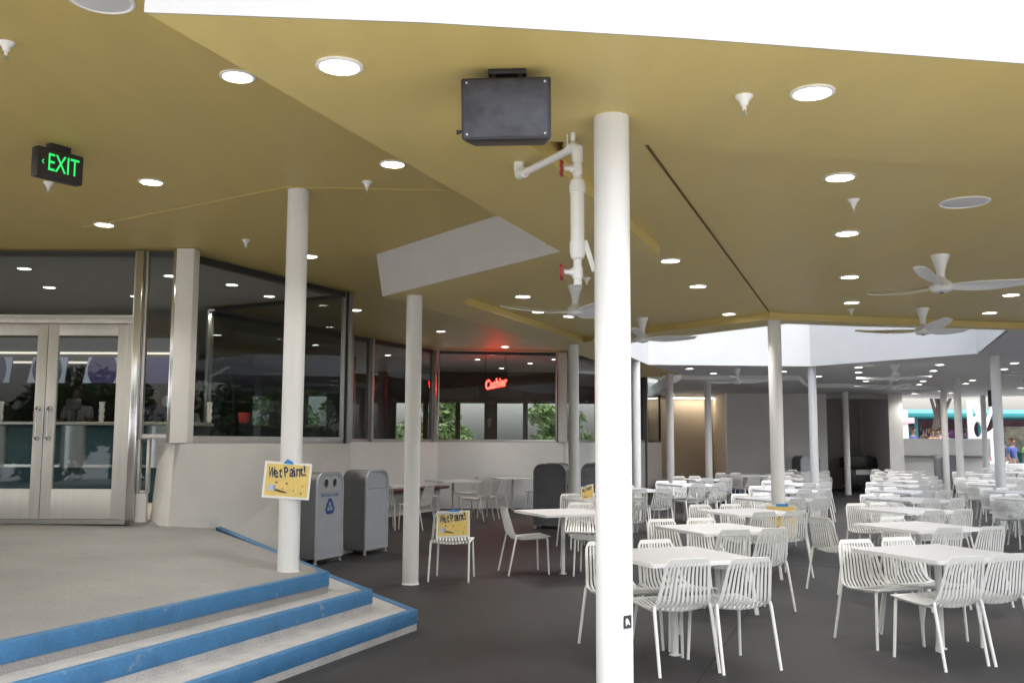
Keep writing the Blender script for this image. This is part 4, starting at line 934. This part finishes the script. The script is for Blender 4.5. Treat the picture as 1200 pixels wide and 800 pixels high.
def tree(x, y, hgt, rad, lb, n=900, m=None, seed=0, lean=0, base=.42, nm='tree'):
    rd = random.Random(seed); t = thing(nm, lb, nm, (x, y, 0), 0, 'trees around the terrace' if nm == 'tree' else 'bushes around the plaza')
    tk = MB(); tk.tube([(0, 0, -.1), (.05 + lean * .2, 0, hgt * .22), (.0 + lean * .6, .1, hgt * .45), (lean, 0, hgt * .7)], [hgt * .035, hgt * .026, hgt * .02, hgt * .01], 10)
    blobs = []
    for i in range(9):
        a = rd.uniform(0, 2 * PI); r_ = rad * rd.uniform(.35, .95); z = hgt * rd.uniform(base, .92); r_ *= 1 - .5 * max(0, (z / hgt - .6)) / .4
        e_ = Vector((lean * .7 + math.cos(a) * r_, math.sin(a) * r_, z)); blobs.append((e_, rad * rd.uniform(.28, .5)))
        s_ = Vector((lean * .5, 0, hgt * rd.uniform(.28, .55))); mid = (s_ + e_) / 2 + Vector((0, 0, -.2))
        tk.tube([s_, mid, e_], [hgt * .012, hgt * .008, hgt * .003], 7)
    tk.build('trunk', M_bark, t)
    vs = []; fs = []
    for i in range(n):
        c_, br = blobs[i % len(blobs)]; dv = Vector((rd.gauss(0, 1), rd.gauss(0, 1), rd.gauss(0, .75))).normalized() * br * rd.random() ** .4
        p = c_ + dv; sz = rad * rd.uniform(.035, .075)
        u_ = Vector((rd.gauss(0, 1), rd.gauss(0, 1), rd.gauss(0, .6))).normalized(); v_ = u_.cross(Vector((rd.gauss(0, 1), rd.gauss(0, 1), rd.gauss(0, 1)))).normalized()
        k = len(vs); vs += [p - u_ * sz * 1.6, p - v_ * sz * .7, p + u_ * sz * 1.6, p + v_ * sz * .7]; fs.append((k, k + 1, k + 2, k + 3))
    me = bpy.data.meshes.new('crown'); me.from_pydata([tuple(v) for v in vs], [], fs); me.materials.append(m or M_leaf)
    o = bpy.data.objects.new('crown', me); C.objects.link(o); o.parent = t
tree(18.7, 43.5, 7.5, 2.2, 'leaning tree with bright green leaves behind the parapet', 900, M_leaf2, 1, 1.1, .66)
tree(15.5, 66, 6, 3, 'darker tree behind the teal pavilion', 1200, M_leaf, 2)
for i, (x, y, hh, rr, lb) in enumerate([(28, 15, 7, 3.4, 'tree right of the terrace, nearest the front'), (31, 22, 8, 3.8, 'tall tree right of the terrace, farther along'), (27, 9, 6.5, 3.2, 'small tree right of the terrace front corner'), (34, 30, 8, 4, 'tree at the far right behind the others'),
                               (-6, -17, 8, 3.6, 'tree behind the camera, at the left'), (1, -19, 7, 3.3, 'tree behind the camera, in the middle'), (9, -16, 8, 3.8, 'tree behind the camera, at the right'), (16, -12, 7.5, 3.5, 'tree behind the camera, far right')]):
    tree(x, y, hh, rr, lb, 2600, M_leaf if i % 2 else M_leaf2, 10 + i, 0, .12)
for i, (x, y, lb) in enumerate([(24.5, 17, 'leafy bush right of the terrace, nearest the street side'), (25.5, 20.5, 'leafy bush right of the terrace, second along'), (27, 24, 'leafy bush right of the terrace, third along'), (28.5, 28, 'leafy bush right of the terrace, fourth along'), (30, 32, 'leafy bush right of the terrace, last along'),
        (-8, 52, 'leafy bush seen through the restaurant, at the far left'), (-12.5, 52, 'leafy bush seen through the restaurant, beyond the side window'), (-4.5, 58, 'leafy bush seen through the neon window, left'), (3.2, 60, 'leafy bush seen through the neon window, right'),
        (5, -14, 'leafy bush behind the camera, left of three'), (9.5, -13.5, 'leafy bush behind the camera, middle of three'), (14, -13, 'leafy bush behind the camera, right of three'),
        (-10, -13, 'leafy bush across the plaza opposite the doors'), (-14.5, -13.5, 'leafy bush across the plaza, second from the doors'), (-19, -14, 'leafy bush across the plaza, third from the doors'), (-23, -13, 'leafy bush across the plaza, last to the left')]):
    tree(x, y, 4.4, 2.5, lb, 2400, M_leaf2 if i in (5, 6, 7, 8) or i % 3 == 0 else M_leaf, 40 + i, 0, .1, 'bush')
t = thing('parasol', 'red white and blue parasol outside, mirrored in the angled window', 'parasol', (22, 19.5, 0))
MB().tube([(0, 0, 0), (0, 0, 2.6)], .03, 8).build('pole', M_alu, t)
for k in range(8):
    a0, a1 = k * PI / 4, (k + 1) * PI / 4
    MB().add([(0, 0, 2.6), (1.4 * math.cos(a0), 1.4 * math.sin(a0), 2.05), (1.4 * math.cos(a1), 1.4 * math.sin(a1), 2.05), (0, 0, 2.58), (1.38 * math.cos(a0), 1.38 * math.sin(a0), 2.03), (1.38 * math.cos(a1), 1.38 * math.sin(a1), 2.03)],
             [(0, 1, 2), (3, 5, 4), (0, 3, 4, 1), (1, 4, 5, 2), (2, 5, 3, 0)]).build('panel', [P_wh, flat('canvas_red', (.5, .03, .03)), P_wh, flat('canvas_blue', (.05, .15, .5))][k % 4], t, smooth=False)
